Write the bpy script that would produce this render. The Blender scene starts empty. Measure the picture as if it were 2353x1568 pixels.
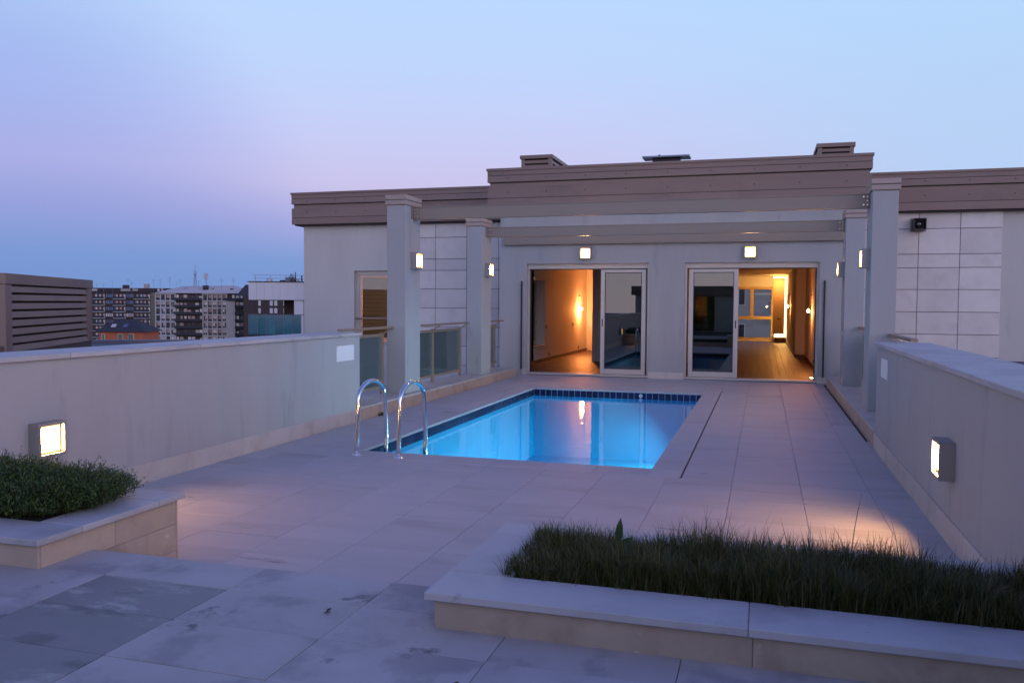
import bpy, math, random
from mathutils import Matrix, Vector
random.seed(7)
C = bpy.context.scene.collection
R = math.radians
SC = bpy.context.scene

# ------------------------------------------------------------------ camera
H = 1.68                                    # eye above the pool deck (deck z = 0)
YAW, PITCH, ROLL = R(-16.6906), R(2.6247), R(0.3509)
FPX, IW, IH = 1920.48, 2352.0, 1568.0
f0 = Vector((math.sin(YAW), math.cos(YAW), 0)); r0 = Vector((math.cos(YAW), -math.sin(YAW), 0)); u0 = Vector((0, 0, 1))
FW = math.cos(PITCH) * f0 - math.sin(PITCH) * u0
UP_ = math.cos(PITCH) * u0 + math.sin(PITCH) * f0
RT = math.cos(ROLL) * r0 + math.sin(ROLL) * UP_
UP = math.cos(ROLL) * UP_ - math.sin(ROLL) * r0
cam = bpy.data.cameras.new('camera'); camo = bpy.data.objects.new('camera', cam); C.objects.link(camo)
m = Matrix((RT, UP, -FW)).transposed().to_4x4(); m.translation = (0, 0, H)
camo.matrix_world = m
cam.lens = 36.0 * FPX / IW; cam.sensor_width = 36.0; cam.clip_start = .05; cam.clip_end = 6000
SC.camera = camo
SC.view_settings.view_transform = 'Standard'; SC.view_settings.look = 'None'
SC.view_settings.exposure = 0.0; SC.view_settings.gamma = 1.0
SC.cycles.use_denoising = True
SC.cycles.max_bounces = 8; SC.cycles.diffuse_bounces = 4; SC.cycles.glossy_bounces = 4; SC.cycles.transparent_max_bounces = 16
SC.cycles.caustics_reflective = False
SC.cycles.sample_clamp_indirect = 4.0

# ------------------------------------------------------------------ dusk sky
# sun just set behind the camera's right shoulder; opposite it the pink belt above the earth's shadow
SUN_AZ = Vector((.76, -.65, 0)).normalized()
W = bpy.data.worlds.new('World'); SC.world = W; W.use_nodes = True
nt = W.node_tree; N = nt.nodes; K = nt.links; N.clear()
def wn(t, **kw):
    n = N.new(t)
    for k, v in kw.items(): setattr(n, k, v)
    return n
tc = wn('ShaderNodeTexCoord'); sep = wn('ShaderNodeSeparateXYZ'); K.new(tc.outputs['Generated'], sep.inputs[0])
def ramp(stops, interp='EASE'):
    r = wn('ShaderNodeValToRGB'); cr = r.color_ramp; cr.interpolation = interp
    while len(cr.elements) > 1: cr.elements.remove(cr.elements[0])
    for i, (p, c) in enumerate(stops):
        e = cr.elements[0] if i == 0 else cr.elements.new(p)
        e.position = p; e.color = (*c, 1)
    return r
# elevation as sin(elev), 0..1
anti = ramp([(0.0, (.18, .30, .62)), (.05, (.20, .32, .66)), (.10, (.31, .36, .72)), (.15, (.40, .43, .80)), (.22, (.33, .43, .85)), (.34, (.20, .34, .78)),
             (.45, (.11, .17, .46)), (.65, (.075, .11, .38)), (1.0, (.105, .15, .48))], 'LINEAR')
belt = ramp([(0.0, (.19, .31, .63)), (.045, (.21, .33, .66)), (.09, (.40, .42, .76)), (.135, (.60, .56, .84)), (.19, (.58, .62, .93)), (.26, (.53, .67, .98)), (.34, (.50, .69, 1.0)),
             (.45, (.15, .23, .56)), (.65, (.085, .125, .42)), (1.0, (.105, .15, .48))], 'LINEAR')
side = ramp([(0.0, (.44, .58, .88)), (.10, (.48, .62, .90)), (.2, (.48, .65, .93)), (.33, (.47, .69, .99)), (.45, (.25, .35, .80)), (.65, (.14, .19, .58)), (1.0, (.105, .15, .48))], 'LINEAR')
solar = ramp([(0.0, (1.6, 1.18, 1.25)), (.08, (1.46, 1.26, 1.5)), (.16, (1.12, 1.15, 1.55)), (.28, (.76, .96, 1.6)),
              (.45, (.47, .61, 1.22)), (.65, (.23, .31, .80)), (1.0, (.105, .15, .48))], 'LINEAR')
for r_ in (anti, belt, side, solar): K.new(sep.outputs['Z'], r_.inputs['Fac'])
dot = wn('ShaderNodeVectorMath', operation='DOT_PRODUCT'); K.new(tc.outputs['Generated'], dot.inputs[0]); dot.inputs[1].default_value = SUN_AZ
def mr(a, b):
    n = wn('ShaderNodeMapRange', interpolation_type='SMOOTHSTEP'); n.inputs['From Min'].default_value = a; n.inputs['From Max'].default_value = b
    K.new(dot.outputs['Value'], n.inputs['Value']); return n
prev = anti.outputs[0]
for (lo_, hi_), nx_ in (((-1.0, -.92), belt), ((-.84, -.45), side), ((-.25, .9), solar)):
    w_ = mr(lo_, hi_); mx_ = wn('ShaderNodeMix', data_type='RGBA'); K.new(w_.outputs[0], mx_.inputs[0]); K.new(prev, mx_.inputs[6]); K.new(nx_.outputs[0], mx_.inputs[7]); prev = mx_.outputs[2]
bg = wn('ShaderNodeBackground'); bg.inputs['Strength'].default_value = 1.0; K.new(prev, bg.inputs['Color'])
wo = wn('ShaderNodeOutputWorld'); K.new(bg.outputs[0], wo.inputs[0])
# weak broad afterglow
sl = bpy.data.lights.new('afterglow', 'SUN'); sl.energy = .65; sl.angle = R(50); sl.color = (1, .80, .78)
so = bpy.data.objects.new('afterglow', sl); C.objects.link(so)
so.rotation_euler = Vector((-SUN_AZ.x, -SUN_AZ.y, -.22)).to_track_quat('-Z', 'Y').to_euler()

# ------------------------------------------------------------------ pixel -> place (used once, to survey the far city)
def survey(px, py, dist):
    d = FW + RT * ((px - IW / 2) / FPX) - UP * ((py - IH / 2) / FPX)
    return d * dist + Vector((0, 0, H))

# ------------------------------------------------------------------ mesh helpers
class MB:
    def __init__(s): s.v = []; s.f = []
    def box(s, x0, x1, y0, y1, z0, z1):
        b = len(s.v)
        s.v += [(x0, y0, z0), (x1, y0, z0), (x1, y1, z0), (x0, y1, z0), (x0, y0, z1), (x1, y0, z1), (x1, y1, z1), (x0, y1, z1)]
        s.f += [tuple(b + i for i in q) for q in ((3, 2, 1, 0), (4, 5, 6, 7), (0, 1, 5, 4), (1, 2, 6, 5), (2, 3, 7, 6), (3, 0, 4, 7))]
        return s
    def cbox(s, x0, x1, y0, y1, z0, z1, c=.004):
        b = len(s.v); lo = (x0, y0, z0); hi = (x1, y1, z1); idx = {}
        for sx in (0, 1):
            for sy in (0, 1):
                for sz in (0, 1):
                    sg = (sx, sy, sz)
                    for ax in range(3):
                        p = [0, 0, 0]
                        for k in range(3):
                            base = hi[k] if sg[k] else lo[k]
                            p[k] = base if k == ax else base + (-c if sg[k] else c)
                        idx[(sg, ax)] = len(s.v); s.v.append(tuple(p))
        cen = Vector(((x0 + x1) / 2, (y0 + y1) / 2, (z0 + z1) / 2))
        def face(ids):
            a, b_, c_ = (Vector(s.v[i]) for i in ids[:3])
            n = (b_ - a).cross(c_ - a)
            mid = sum((Vector(s.v[i]) for i in ids), Vector()) / len(ids)
            s.f.append(tuple(ids) if n.dot(mid - cen) > 0 else tuple(reversed(ids)))
        for ax in range(3):
            o1, o2 = [k for k in range(3) if k != ax]
            for sd in (0, 1):
                ids = []
                for p, q in ((0, 0), (1, 0), (1, 1), (0, 1)):
                    sg = [0, 0, 0]; sg[ax] = sd; sg[o1] = p; sg[o2] = q
                    ids.append(idx[(tuple(sg), ax)])
                face(ids)
            for p in (0, 1):
                for q in (0, 1):
                    g0 = [0, 0, 0]; g0[o1] = p; g0[o2] = q; g0[ax] = 0
                    g1 = list(g0); g1[ax] = 1
                    face([idx[(tuple(g0), o1)], idx[(tuple(g1), o1)], idx[(tuple(g1), o2)], idx[(tuple(g0), o2)]])
        for sg in [(a, b2, c2) for a in (0, 1) for b2 in (0, 1) for c2 in (0, 1)]:
            face([idx[(sg, 0)], idx[(sg, 1)], idx[(sg, 2)]])
        return s
    def poly(s, pts, z0, z1):
        b = len(s.v); n = len(pts)
        s.v += [(x, y, z0) for x, y in pts] + [(x, y, z1) for x, y in pts]
        s.f.append(tuple(b + i for i in reversed(range(n)))); s.f.append(tuple(b + n + i for i in range(n)))
        for i in range(n):
            j = (i + 1) % n; s.f.append((b + i, b + j, b + n + j, b + n + i))
        return s
    def tube(s, pts, r, seg=10, caps=True):
        pts = [Vector(p) for p in pts]; b = len(s.v); n = len(pts)
        rr = r if isinstance(r, (list, tuple)) else [r] * n
        up = None
        for i, p in enumerate(pts):
            t = (pts[min(i + 1, n - 1)] - pts[max(i - 1, 0)]).normalized()
            if up is None: up = t.orthogonal().normalized()
            up = (up - t * up.dot(t)).normalized(); sd = t.cross(up)
            for k in range(seg):
                a = 2 * math.pi * k / seg
                s.v.append(tuple(p + (up * math.cos(a) + sd * math.sin(a)) * rr[i]))
        for i in range(n - 1):
            for k in range(seg):
                k2 = (k + 1) % seg
                s.f.append((b + i * seg + k, b + i * seg + k2, b + (i + 1) * seg + k2, b + (i + 1) * seg + k))
        if caps:
            s.f.append(tuple(b + k for k in reversed(range(seg)))); s.f.append(tuple(b + (n - 1) * seg + k for k in range(seg)))
        return s
    def hex8(s, lo, hi):
        b = len(s.v); s.v += list(lo) + list(hi)
        s.f += [tuple(b + i for i in q) for q in ((3, 2, 1, 0), (4, 5, 6, 7), (0, 1, 5, 4), (1, 2, 6, 5), (2, 3, 7, 6), (3, 0, 4, 7))]
        return s
    def mesh(s, name, mat=None, smooth=False):
        me = bpy.data.meshes.new(name); me.from_pydata(s.v, [], s.f); me.update()
        if mat: me.materials.append(mat)
        if smooth:
            for p in me.polygons: p.use_smooth = True
        return me
    def build(s, name, mat, parent=None, smooth=False, loc=None):
        return obj(name, s.mesh(name, mat, smooth), parent, loc)
def obj(name, me, parent=None, loc=None):
    o = bpy.data.objects.new(name, me); C.objects.link(o)
    if parent: o.parent = parent
    if loc is not None: o.location = loc
    return o
def empty(name, loc=(0, 0, 0), rz=0, parent=None):
    o = bpy.data.objects.new(name, None); C.objects.link(o); o.location = loc; o.rotation_euler = (0, 0, rz); o.empty_display_size = .1
    if parent: o.parent = parent
    return o
def tag(o, label, cat, group=None, kind=None):
    o['label'] = label; o['category'] = cat
    if group: o['group'] = group
    if kind: o['kind'] = kind
    return o
def copy_tree(o, parent=None):
    c = o.copy(); C.objects.link(c)
    if parent is not None: c.parent = parent
    for ch in [x for x in bpy.data.objects if x.parent == o]: copy_tree(ch, c)
    return c

# ------------------------------------------------------------------ materials
MATS = {}
def newmat(name):
    mt = bpy.data.materials.new(name); mt.use_nodes = True; MATS[name] = mt
    nt = mt.node_tree; nt.nodes.clear()
    out = nt.nodes.new('ShaderNodeOutputMaterial')
    return mt, nt, out
def surf(name, col, rough=.6, metal=0.0, var=.10, vscale=3.0, fine=60.0, bump=.15, bdist=.004, rand=.0, stretch=(1, 1, 1), col2=None, c2lo=.5, c2hi=.7, c2scale=1.5, spec=.5, coat=0.0, col3=None, c3=(.55, .7, 4.0)):
    """Principled surface in world space: broad tone drift, second colour in patches, fine relief, per-object tone."""
    mt, nt, out = newmat(name); n = nt.nodes; k = nt.links
    geo = n.new('ShaderNodeNewGeometry'); mp = n.new('ShaderNodeMapping'); mp.inputs['Scale'].default_value = stretch
    k.new(geo.outputs['Position'], mp.inputs['Vector'])
    oi = n.new('ShaderNodeObjectInfo')
    if rand:
        off = n.new('ShaderNodeVectorMath'); off.operation = 'SCALE'; off.inputs[0].default_value = (37, 53, 71)
        k.new(oi.outputs['Random'], off.inputs['Scale'])
        add = n.new('ShaderNodeVectorMath'); k.new(mp.outputs[0], add.inputs[0]); k.new(off.outputs[0], add.inputs[1]); vec = add.outputs[0]
    else: vec = mp.outputs[0]
    def noise(sc, det=6, rough=.6):
        t = n.new('ShaderNodeTexNoise'); t.inputs['Scale'].default_value = sc; t.inputs['Detail'].default_value = det; t.inputs['Roughness'].default_value = rough
        k.new(vec, t.inputs['Vector']); return t
    n1 = noise(vscale); n2 = noise(fine, 3)
    mr = n.new('ShaderNodeMapRange'); mr.inputs['From Min'].default_value = .25; mr.inputs['From Max'].default_value = .75
    mr.inputs['To Min'].default_value = 1 - var; mr.inputs['To Max'].default_value = 1 + var; k.new(n1.outputs['Fac'], mr.inputs['Value'])
    val = mr.outputs[0]
    if rand:
        m2 = n.new('ShaderNodeMapRange'); m2.inputs['To Min'].default_value = 1 - rand; m2.inputs['To Max'].default_value = 1 + rand
        k.new(oi.outputs['Random'], m2.inputs['Value'])
        mm = n.new('ShaderNodeMath'); mm.operation = 'MULTIPLY'; k.new(val, mm.inputs[0]); k.new(m2.outputs[0], mm.inputs[1]); val = mm.outputs[0]
    base = n.new('ShaderNodeRGB'); base.outputs[0].default_value = (*col, 1); cs = base.outputs[0]
    def patch(cs, colx, lo, hi, sc):
        t = noise(sc, 7, .62); rp = n.new('ShaderNodeMapRange'); rp.interpolation_type = 'SMOOTHSTEP'
        rp.inputs['From Min'].default_value = lo; rp.inputs['From Max'].default_value = hi; k.new(t.outputs['Fac'], rp.inputs['Value'])
        mx = n.new('ShaderNodeMix'); mx.data_type = 'RGBA'; k.new(rp.outputs[0], mx.inputs[0]); k.new(cs, mx.inputs[6]); mx.inputs[7].default_value = (*colx, 1)
        return mx.outputs[2]
    if col2: cs = patch(cs, col2, c2lo, c2hi, c2scale)
    if col3: cs = patch(cs, col3, *c3)
    sc = n.new('ShaderNodeVectorMath'); sc.operation = 'SCALE'; k.new(cs, sc.inputs[0]); k.new(val, sc.inputs['Scale'])
    p = n.new('ShaderNodeBsdfPrincipled'); k.new(sc.outputs[0], p.inputs['Base Color'])
    p.inputs['Metallic'].default_value = metal; p.inputs['Specular IOR Level'].default_value = spec; p.inputs['Coat Weight'].default_value = coat
    rr = n.new('ShaderNodeMapRange'); rr.inputs['To Min'].default_value = max(.02, rough - .12); rr.inputs['To Max'].default_value = min(1, rough + .12)
    k.new(n1.outputs['Fac'], rr.inputs['Value']); k.new(rr.outputs[0], p.inputs['Roughness'])
    if bump:
        bp = n.new('ShaderNodeBump'); bp.inputs['Strength'].default_value = bump; bp.inputs['Distance'].default_value = bdist
        k.new(n2.outputs['Fac'], bp.inputs['Height']); k.new(bp.outputs[0], p.inputs['Normal'])
    k.new(p.outputs[0], out.inputs[0])
    return mt
def emit(name, col, s):
    mt, nt, out = newmat(name); e = nt.nodes.new('ShaderNodeEmission'); e.inputs[0].default_value = (*col, 1); e.inputs[1].default_value = s
    nt.links.new(e.outputs[0], out.inputs[0]); return mt
def glass(name, tint, ior=1.5, rough=0.0, wave=0.0, wscale=3.0, refl=1.0, diff=None):
    """A thin pane or a still surface: tinted see-through plus Fresnel mirror."""
    mt, nt, out = newmat(name); n = nt.nodes; k = nt.links
    tr = n.new('ShaderNodeBsdfTransparent'); tr.inputs[0].default_value = (*tint, 1)
    gl = n.new('ShaderNodeBsdfGlossy'); gl.inputs['Roughness'].default_value = rough; gl.inputs[0].default_value = (refl, refl, refl, 1)
    fr = n.new('ShaderNodeFresnel'); fr.inputs[0].default_value = ior
    mx = n.new('ShaderNodeMixShader'); k.new(fr.outputs[0], mx.inputs[0]); k.new(gl.outputs[0], mx.inputs[2])
    if diff:
        df = n.new('ShaderNodeBsdfDiffuse'); df.inputs[0].default_value = (*diff[0], 1)
        m0 = n.new('ShaderNodeMixShader'); m0.inputs[0].default_value = diff[1]; k.new(tr.outputs[0], m0.inputs[1]); k.new(df.outputs[0], m0.inputs[2]); k.new(m0.outputs[0], mx.inputs[1])
    else: k.new(tr.outputs[0], mx.inputs[1])
    if wave:
        geo = n.new('ShaderNodeNewGeometry'); mp = n.new('ShaderNodeMapping'); mp.inputs['Scale'].default_value = (1.0, 1.9, 1); k.new(geo.outputs['Position'], mp.inputs[0])
        t = n.new('ShaderNodeTexNoise'); t.inputs['Scale'].default_value = wscale; t.inputs['Detail'].default_value = 3; k.new(mp.outputs[0], t.inputs['Vector'])
        bp = n.new('ShaderNodeBump'); bp.inputs['Strength'].default_value = 1; bp.inputs['Distance'].default_value = wave; k.new(t.outputs['Fac'], bp.inputs['Height'])
        k.new(bp.outputs[0], gl.inputs['Normal']); k.new(bp.outputs[0], fr.inputs['Normal'])
    k.new(mx.outputs[0], out.inputs[0]); return mt

paver_m = surf('limestone_paver', (.41, .40, .405), .55, var=.10, vscale=2.2, fine=40, bump=.12, rand=.04, stretch=(.5, 2.4, 1), col2=(.33, .315, .315), c2lo=.5, c2hi=.72, c2scale=1.1, col3=(.23, .215, .215), c3=(.64, .74, 2.3))
terr_m = surf('weathered_paver', (.42, .39, .375), .6, var=.14, vscale=2.6, fine=40, bump=.15, rand=.06, col2=(.31, .285, .285), c2lo=.50, c2hi=.63, c2scale=2.0, col3=(.16, .145, .155), c3=(.60, .68, 3.6))
damp_m = surf('damp_paver', (.20, .185, .19), .42, var=.16, vscale=2.8, fine=40, bump=.12, rand=.05, col2=(.36, .335, .325), c2lo=.54, c2hi=.66, c2scale=2.2, col3=(.12, .11, .12), c3=(.54, .66, 2.6), stretch=(1, 1.8, 1))
stone_m = surf('limestone_trim', (.52, .475, .43), .5, var=.09, vscale=3, fine=45, bump=.12, rand=.08, col2=(.43, .385, .34), c2lo=.48, c2hi=.7, c2scale=2.5)
tan_m = surf('tan_limestone', (.46, .36, .27), .6, var=.14, vscale=4, fine=50, bump=.15, rand=.10, col2=(.36, .27, .195), c2lo=.5, c2hi=.7, c2scale=3, col3=(.56, .52, .46), c3=(.66, .74, 7))
copest_m = surf('coping_stone', (.45, .43, .425), .5, var=.08, vscale=2.5, fine=45, bump=.1, rand=.05, col2=(.36, .34, .335), c2lo=.48, c2hi=.7, c2scale=2, col3=(.28, .265, .265), c3=(.62, .72, 5))
grout_m = surf('dark_grout', (.055, .05, .05), .9, bump=.05)
plaster_m = surf('grey_plaster', (.395, .39, .385), .85, stretch=(1, 1, .22), col3=(.31, .305, .30), c3=(.55, .76, 3.6), var=.06, vscale=.8, fine=160, bump=.35, bdist=.003, col2=(.355, .35, .345), c2lo=.45, c2hi=.75, c2scale=.5, spec=.2)
plaster2_m = surf('warm_plaster', (.55, .52, .49), .85, stretch=(1, 1, .28), col3=(.48, .455, .43), c3=(.56, .74, 3.0), var=.06, vscale=.7, fine=160, bump=.35, bdist=.003, col2=(.49, .465, .435), c2lo=.45, c2hi=.75, c2scale=.5, spec=.2)
clad_m = surf('cladding_stone', (.68, .62, .58), .5, var=.09, vscale=2.0, fine=40, bump=.08, rand=.08, col2=(.60, .545, .51), c2lo=.5, c2hi=.72, c2scale=1.6, col3=(.52, .47, .45), c3=(.68, .76, 5))
fascia_m = surf('brown_metal', (.235, .160, .132), .5, metal=.1, var=.08, vscale=.9, fine=30, bump=.03, rand=.05, col2=(.19, .132, .112), c2lo=.5, c2hi=.72, c2scale=.7, stretch=(1, 1, 2))
groove_m = surf('brown_groove', (.05, .04, .036), .7, bump=.03)
beam_m = surf('taupe_steel', (.255, .205, .165), .45, metal=.1, var=.05, vscale=1.2, fine=30, bump=.02)
cap_m = surf('pink_cap_metal', (.37, .285, .24), .5, metal=.1, var=.06, vscale=2, fine=30, bump=.03, rand=.05)
bolt_m = surf('zinc_bolt', (.62, .60, .56), .3, metal=.9, bump=0)
rail_m = surf('bronze_rail', (.30, .215, .155), .4, metal=.3, var=.06, vscale=3, fine=40, bump=.02)
frame_m = surf('champagne_frame', (.55, .50, .44), .4, metal=.25, var=.04, vscale=3, fine=40, bump=.02)
gasket_m = surf('black_gasket', (.018, .018, .02), .5, bump=0)
black_m = surf('black_metal', (.02, .02, .022), .4, metal=.3, bump=0)
housing_m = surf('lamp_grey', (.30, .285, .27), .5, metal=.3, var=.05, fine=60, bump=.04)
chrome_m = surf('polished_steel', (.80, .80, .80), .11, metal=1.0, var=.03, vscale=9, fine=80, bump=0)
white_m = surf('white_plate', (.80, .80, .80), .4, var=.03, bump=.02)
steel_m = surf('stainless_grate', (.10, .10, .11), .4, metal=.5, bump=.02)
navy_m = surf('navy_tile', (.008, .010, .045), .25, spec=.25, var=.15, vscale=20, fine=30, bump=.03, rand=.25)
wgrout_m = surf('pale_grout', (.50, .52, .54), .7, bump=.05)
basin_m = surf('pool_blue', (.018, .42, .69), .5, var=.05, vscale=1.2, fine=30, bump=.02)
water_m = glass('pool_water', (.60, .94, 1.0), 1.333, wave=.0022, wscale=4.0)
pane_m = glass('tinted_pane', (.34, .47, .47), 2.1, refl=.95)
viewpane_m = glass('clear_pane', (.86, .90, .88), 1.5)
clear_m = glass('frosted_rail_glass', (.62, .76, .80), 1.5, refl=.9, diff=((.40, .52, .55), .18))
soil_m = surf('planter_soil', (.035, .028, .02), .95, bump=.5, fine=40, bdist=.02)
def lamp_emit(name, col, hot, rim):
    """opal diffuser with a bulb behind it: hot in the middle, dim and amber towards the rim"""
    mt, nt, out = newmat(name); n = nt.nodes; k = nt.links
    tc_ = n.new('ShaderNodeTexCoord'); sub = n.new('ShaderNodeVectorMath'); sub.operation = 'SUBTRACT'; sub.inputs[1].default_value = (.5, .5, .5); k.new(tc_.outputs['Generated'], sub.inputs[0])
    ab = n.new('ShaderNodeVectorMath'); ab.operation = 'ABSOLUTE'; k.new(sub.outputs[0], ab.inputs[0]); sp = n.new('ShaderNodeSeparateXYZ'); k.new(ab.outputs[0], sp.inputs[0])
    mx = n.new('ShaderNodeMath'); mx.operation = 'MAXIMUM'; k.new(sp.outputs['Y'], mx.inputs[0]); k.new(sp.outputs['Z'], mx.inputs[1])
    mr_ = n.new('ShaderNodeMapRange'); mr_.interpolation_type = 'SMOOTHSTEP'; mr_.inputs['From Min'].default_value = .5; mr_.inputs['From Max'].default_value = .22; mr_.inputs['To Min'].default_value = 0; mr_.inputs['To Max'].default_value = 1; k.new(mx.outputs[0], mr_.inputs['Value'])
    pw = n.new('ShaderNodeMath'); pw.operation = 'POWER'; k.new(mr_.outputs[0], pw.inputs[0]); pw.inputs[1].default_value = 2.2
    st = n.new('ShaderNodeMath'); st.operation = 'MULTIPLY_ADD'; k.new(pw.outputs[0], st.inputs[0]); st.inputs[1].default_value = hot; st.inputs[2].default_value = rim
    e = n.new('ShaderNodeEmission'); e.inputs[0].default_value = (*col, 1); k.new(st.outputs[0], e.inputs[1]); k.new(e.outputs[0], out.inputs[0]); return mt
lampglow_m = lamp_emit('lamp_diffuser', (1.0, .54, .20), 200, 1.3)
lowglow_m = lamp_emit('low_lamp_diffuser', (1.0, .50, .18), 430, 1.3)
poolglow_m = emit('pool_lamp_lens', (.55, .85, 1.0), 5)
intwall_m = surf('interior_white', (.78, .75, .71), .8, var=.03, vscale=1, fine=80, bump=.1)
ceil_m = surf('interior_ceiling', (.62, .55, .46), .8, var=.03, bump=.05)
plank_m = surf('walnut_plank', (.095, .032, .016), .45, var=.22, vscale=4, fine=60, bump=.08, rand=.28, stretch=(6, .5, 1), col2=(.07, .038, .022), c2lo=.5, c2hi=.7, c2scale=3)
skirt_m = surf('walnut_skirting', (.10, .055, .033), .45, var=.15, vscale=3, fine=40, bump=.05)
bulb_m = emit('bulb', (1.0, .50, .16), 60)
led_m = emit('led_strip', (1.0, .55, .16), 30)
spot_m = emit('floor_spot', (1.0, .70, .38), 40)
amber_m = surf('oak_window_frame', (.52, .38, .20), .45, var=.08, vscale=4, bump=.05)
panel_m = surf('taupe_panel', (.42, .33, .24), .55, var=.04, bump=.03)

# ================================================================== SETTING
ZG = -27.0
g = MB().box(-2500, 2500, -2500, 2500, ZG - .5, ZG)
tag(g.build('ground', surf('city_ground', (.06, .06, .055), .9, bump=0)), 'dark city ground far below the rooftop terrace', 'ground', kind='structure')

XL, XR, YF = -5.45, 1.292, 19.01        # parapet faces, facade plane
PX0, PX1, PY0, PY1 = -4.34, -1.06, 8.55, 16.05   # pool opening
ZT, ZC = .30, .46                        # upper terrace, planter coping
PAV = {}
def paver(parent, x0, x1, y0, y1, z, mat, gap=.0028, th=.03):
    w, d = round(x1 - x0 - gap, 3), round(y1 - y0 - gap, 3)
    if w < .02 or d < .02: return
    key = (w, d, mat.name)
    if key not in PAV: PAV[key] = MB().cbox(-w / 2, w / 2, -d / 2, d / 2, -th, 0, .0018).mesh('paver', mat)
    o = obj('paver', PAV[key], parent, ((x0 + x1) / 2, (y0 + y1) / 2, z + random.uniform(-.0012, .0012)))
    return o

# --- pool deck: grout bed in four strips around the pool, pavers on it
bed = MB()
bed.box(XL - .1, XR + .1, 3.5, PY0 - .05, -.30, -.034).box(XL - .1, XR + .1, PY1 + .05, YF + .05, -.30, -.034)
bed.box(XL - .1, PX0 - .05, PY0 - .05, PY1 + .05, -.30, -.034).box(PX1 + .05, XR + .1, PY0 - .05, PY1 + .05, -.30, -.034)
deck = tag(bed.build('pool_deck', grout_m), 'pale limestone paved deck around the swimming pool', 'deck', kind='structure')
SLX, YS = -.745, 8.16
gx = [-.25 - .61 * k for k in range(9)]
gx = sorted([x for x in gx if x > XL + .1] + [XL, .36, .95, XR])
ys = []; y = YS
while y > 3.6: ys.append(y); y -= .372
ys.append(3.55)
for a, b in zip(ys[1:], ys[:-1]):
    for x0, x1 in zip(gx[:-1], gx[1:]): paver(deck, x0, x1, a, b, 0, paver_m)
# strip right of the slot
ry = [YS]
while ry[-1] < YF - .3: ry.append(ry[-1] + .92)
ry[-1] = YF - .02
for i, (x0, x1) in enumerate(((SLX + .018, -.25), (-.25, .36), (.36, .95), (.95, XR - .045))):
    off = (0, .46, .2, .62)[i]
    yy = [YS] + [v + off for v in ry[:-1] if YS + .2 < v + off < YF - .2] + [YF - .02]
    for y0, y1 in zip(yy[:-1], yy[1:]): paver(deck, x0, x1, y0, y1, 0, paver_m)
paver(deck, XR - .045, XR, YS, 11.1, 0, paver_m)
# left of pool and beyond it
lxs = [XL + .03, XL + .38, PX0 - .36]
yy = YS
while yy < YF - .1:
    y1 = min(yy + .61, YF - .02)
    for x0, x1 in zip(lxs[:-1], lxs[1:]): paver(deck, x0, x1, yy, y1, 0, paver_m)
    yy = y1
xs = [PX0 - .36 + .6 * k for k in range(7)] + [SLX - .0]
xs = [x for x in xs if x < SLX - .15] + [SLX + .018]
yb = [16.65, 17.25, 17.85, 18.45, YF - .02]
for y0, y1 in zip(yb[:-1], yb[1:]):
    for x0, x1 in zip(xs[:-1], xs[1:]): paver(deck, x0, x1, y0, y1, 0, paver_m)
MB().box(SLX - .002, SLX + .02, YS, 16.65, -.2, -.033).build('expansion_slot', black_m, deck)
MB().box(XL - .002, XL + .028, 10.7, YF - .03, -.2, -.012).build('gutter_shade', steel_m, deck)  # dark strip on the gutter line; kerb-foot shade put into its colour
# drain channel on the right
dr = MB().box(XR - .044, XR + .05, 11.12, 18.2, -.12, -.10)
for i in range(70): dr.box(XR - .043, XR + .003, 11.14 + i * .1, 11.14 + i * .1 + .06, -.07, -.045)
tag(dr.build('drain_channel', steel_m), 'dark sunken drain channel along the foot of the right-hand kerb', 'drain', kind='structure')

# --- swimming pool
pool = tag(empty('swimming_pool', ((PX0 + PX1) / 2, (PY0 + PY1) / 2, 0)), 'rectangular lit blue swimming pool with navy waterline tiles', 'swimming pool')
pl = Vector(pool.location)
def loc_(v): return Vector(v) - pl
ZB = -1.35
bs = MB()
bs.box(PX0 - .25, PX1 + .25, PY0 - .25, PY1 + .25, ZB - .15, ZB)
bs.box(PX0 - .25, PX0 - .012, PY0 - .25, PY1 + .25, ZB, -.032).box(PX1 + .012, PX1 + .25, PY0 - .25, PY1 + .25, ZB, -.032)
bs.box(PX0 - .012, PX1 + .012, PY0 - .25, PY0 - .012, ZB, -.032).box(PX0 - .012, PX1 + .012, PY1 + .012, PY1 + .25, ZB, -.032)
bs.build('basin', basin_m, pool, loc=-pl)
gb = MB()
gb.box(PX0 - .012, PX0 - .006, PY0, PY1, -.155, -.033).box(PX1 + .006, PX1 + .012, PY0, PY1, -.155, -.033)
gb.box(PX0 - .006, PX1 + .006, PY1 + .006, PY1 + .012, -.155, -.033).box(PX0 - .006, PX1 + .006, PY0 - .012, PY0 - .006, -.155, -.033)
gb.build('tile_grout', wgrout_m, pool, loc=-pl)
tx = MB().cbox(-.0545, .0545, -.005, .005, -.06, .06, .002).mesh('tile', navy_m)
ty = MB().cbox(-.005, .005, -.0545, .0545, -.06, .06, .002).mesh('tile', navy_m)
nx = 28; ny = 65
for i in range(nx):
    x = PX0 + (i + .5) * (PX1 - PX0) / nx
    for y in (PY1 + .0035, PY0 - .0035): obj('tile', tx, pool, loc_((x, y, -.093)))
for i in range(ny):
    y = PY0 + (i + .5) * (PY1 - PY0) / ny
    for x in (PX0 - .0035, PX1 + .0035): obj('tile', ty, pool, loc_((x, y, -.093)))
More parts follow.
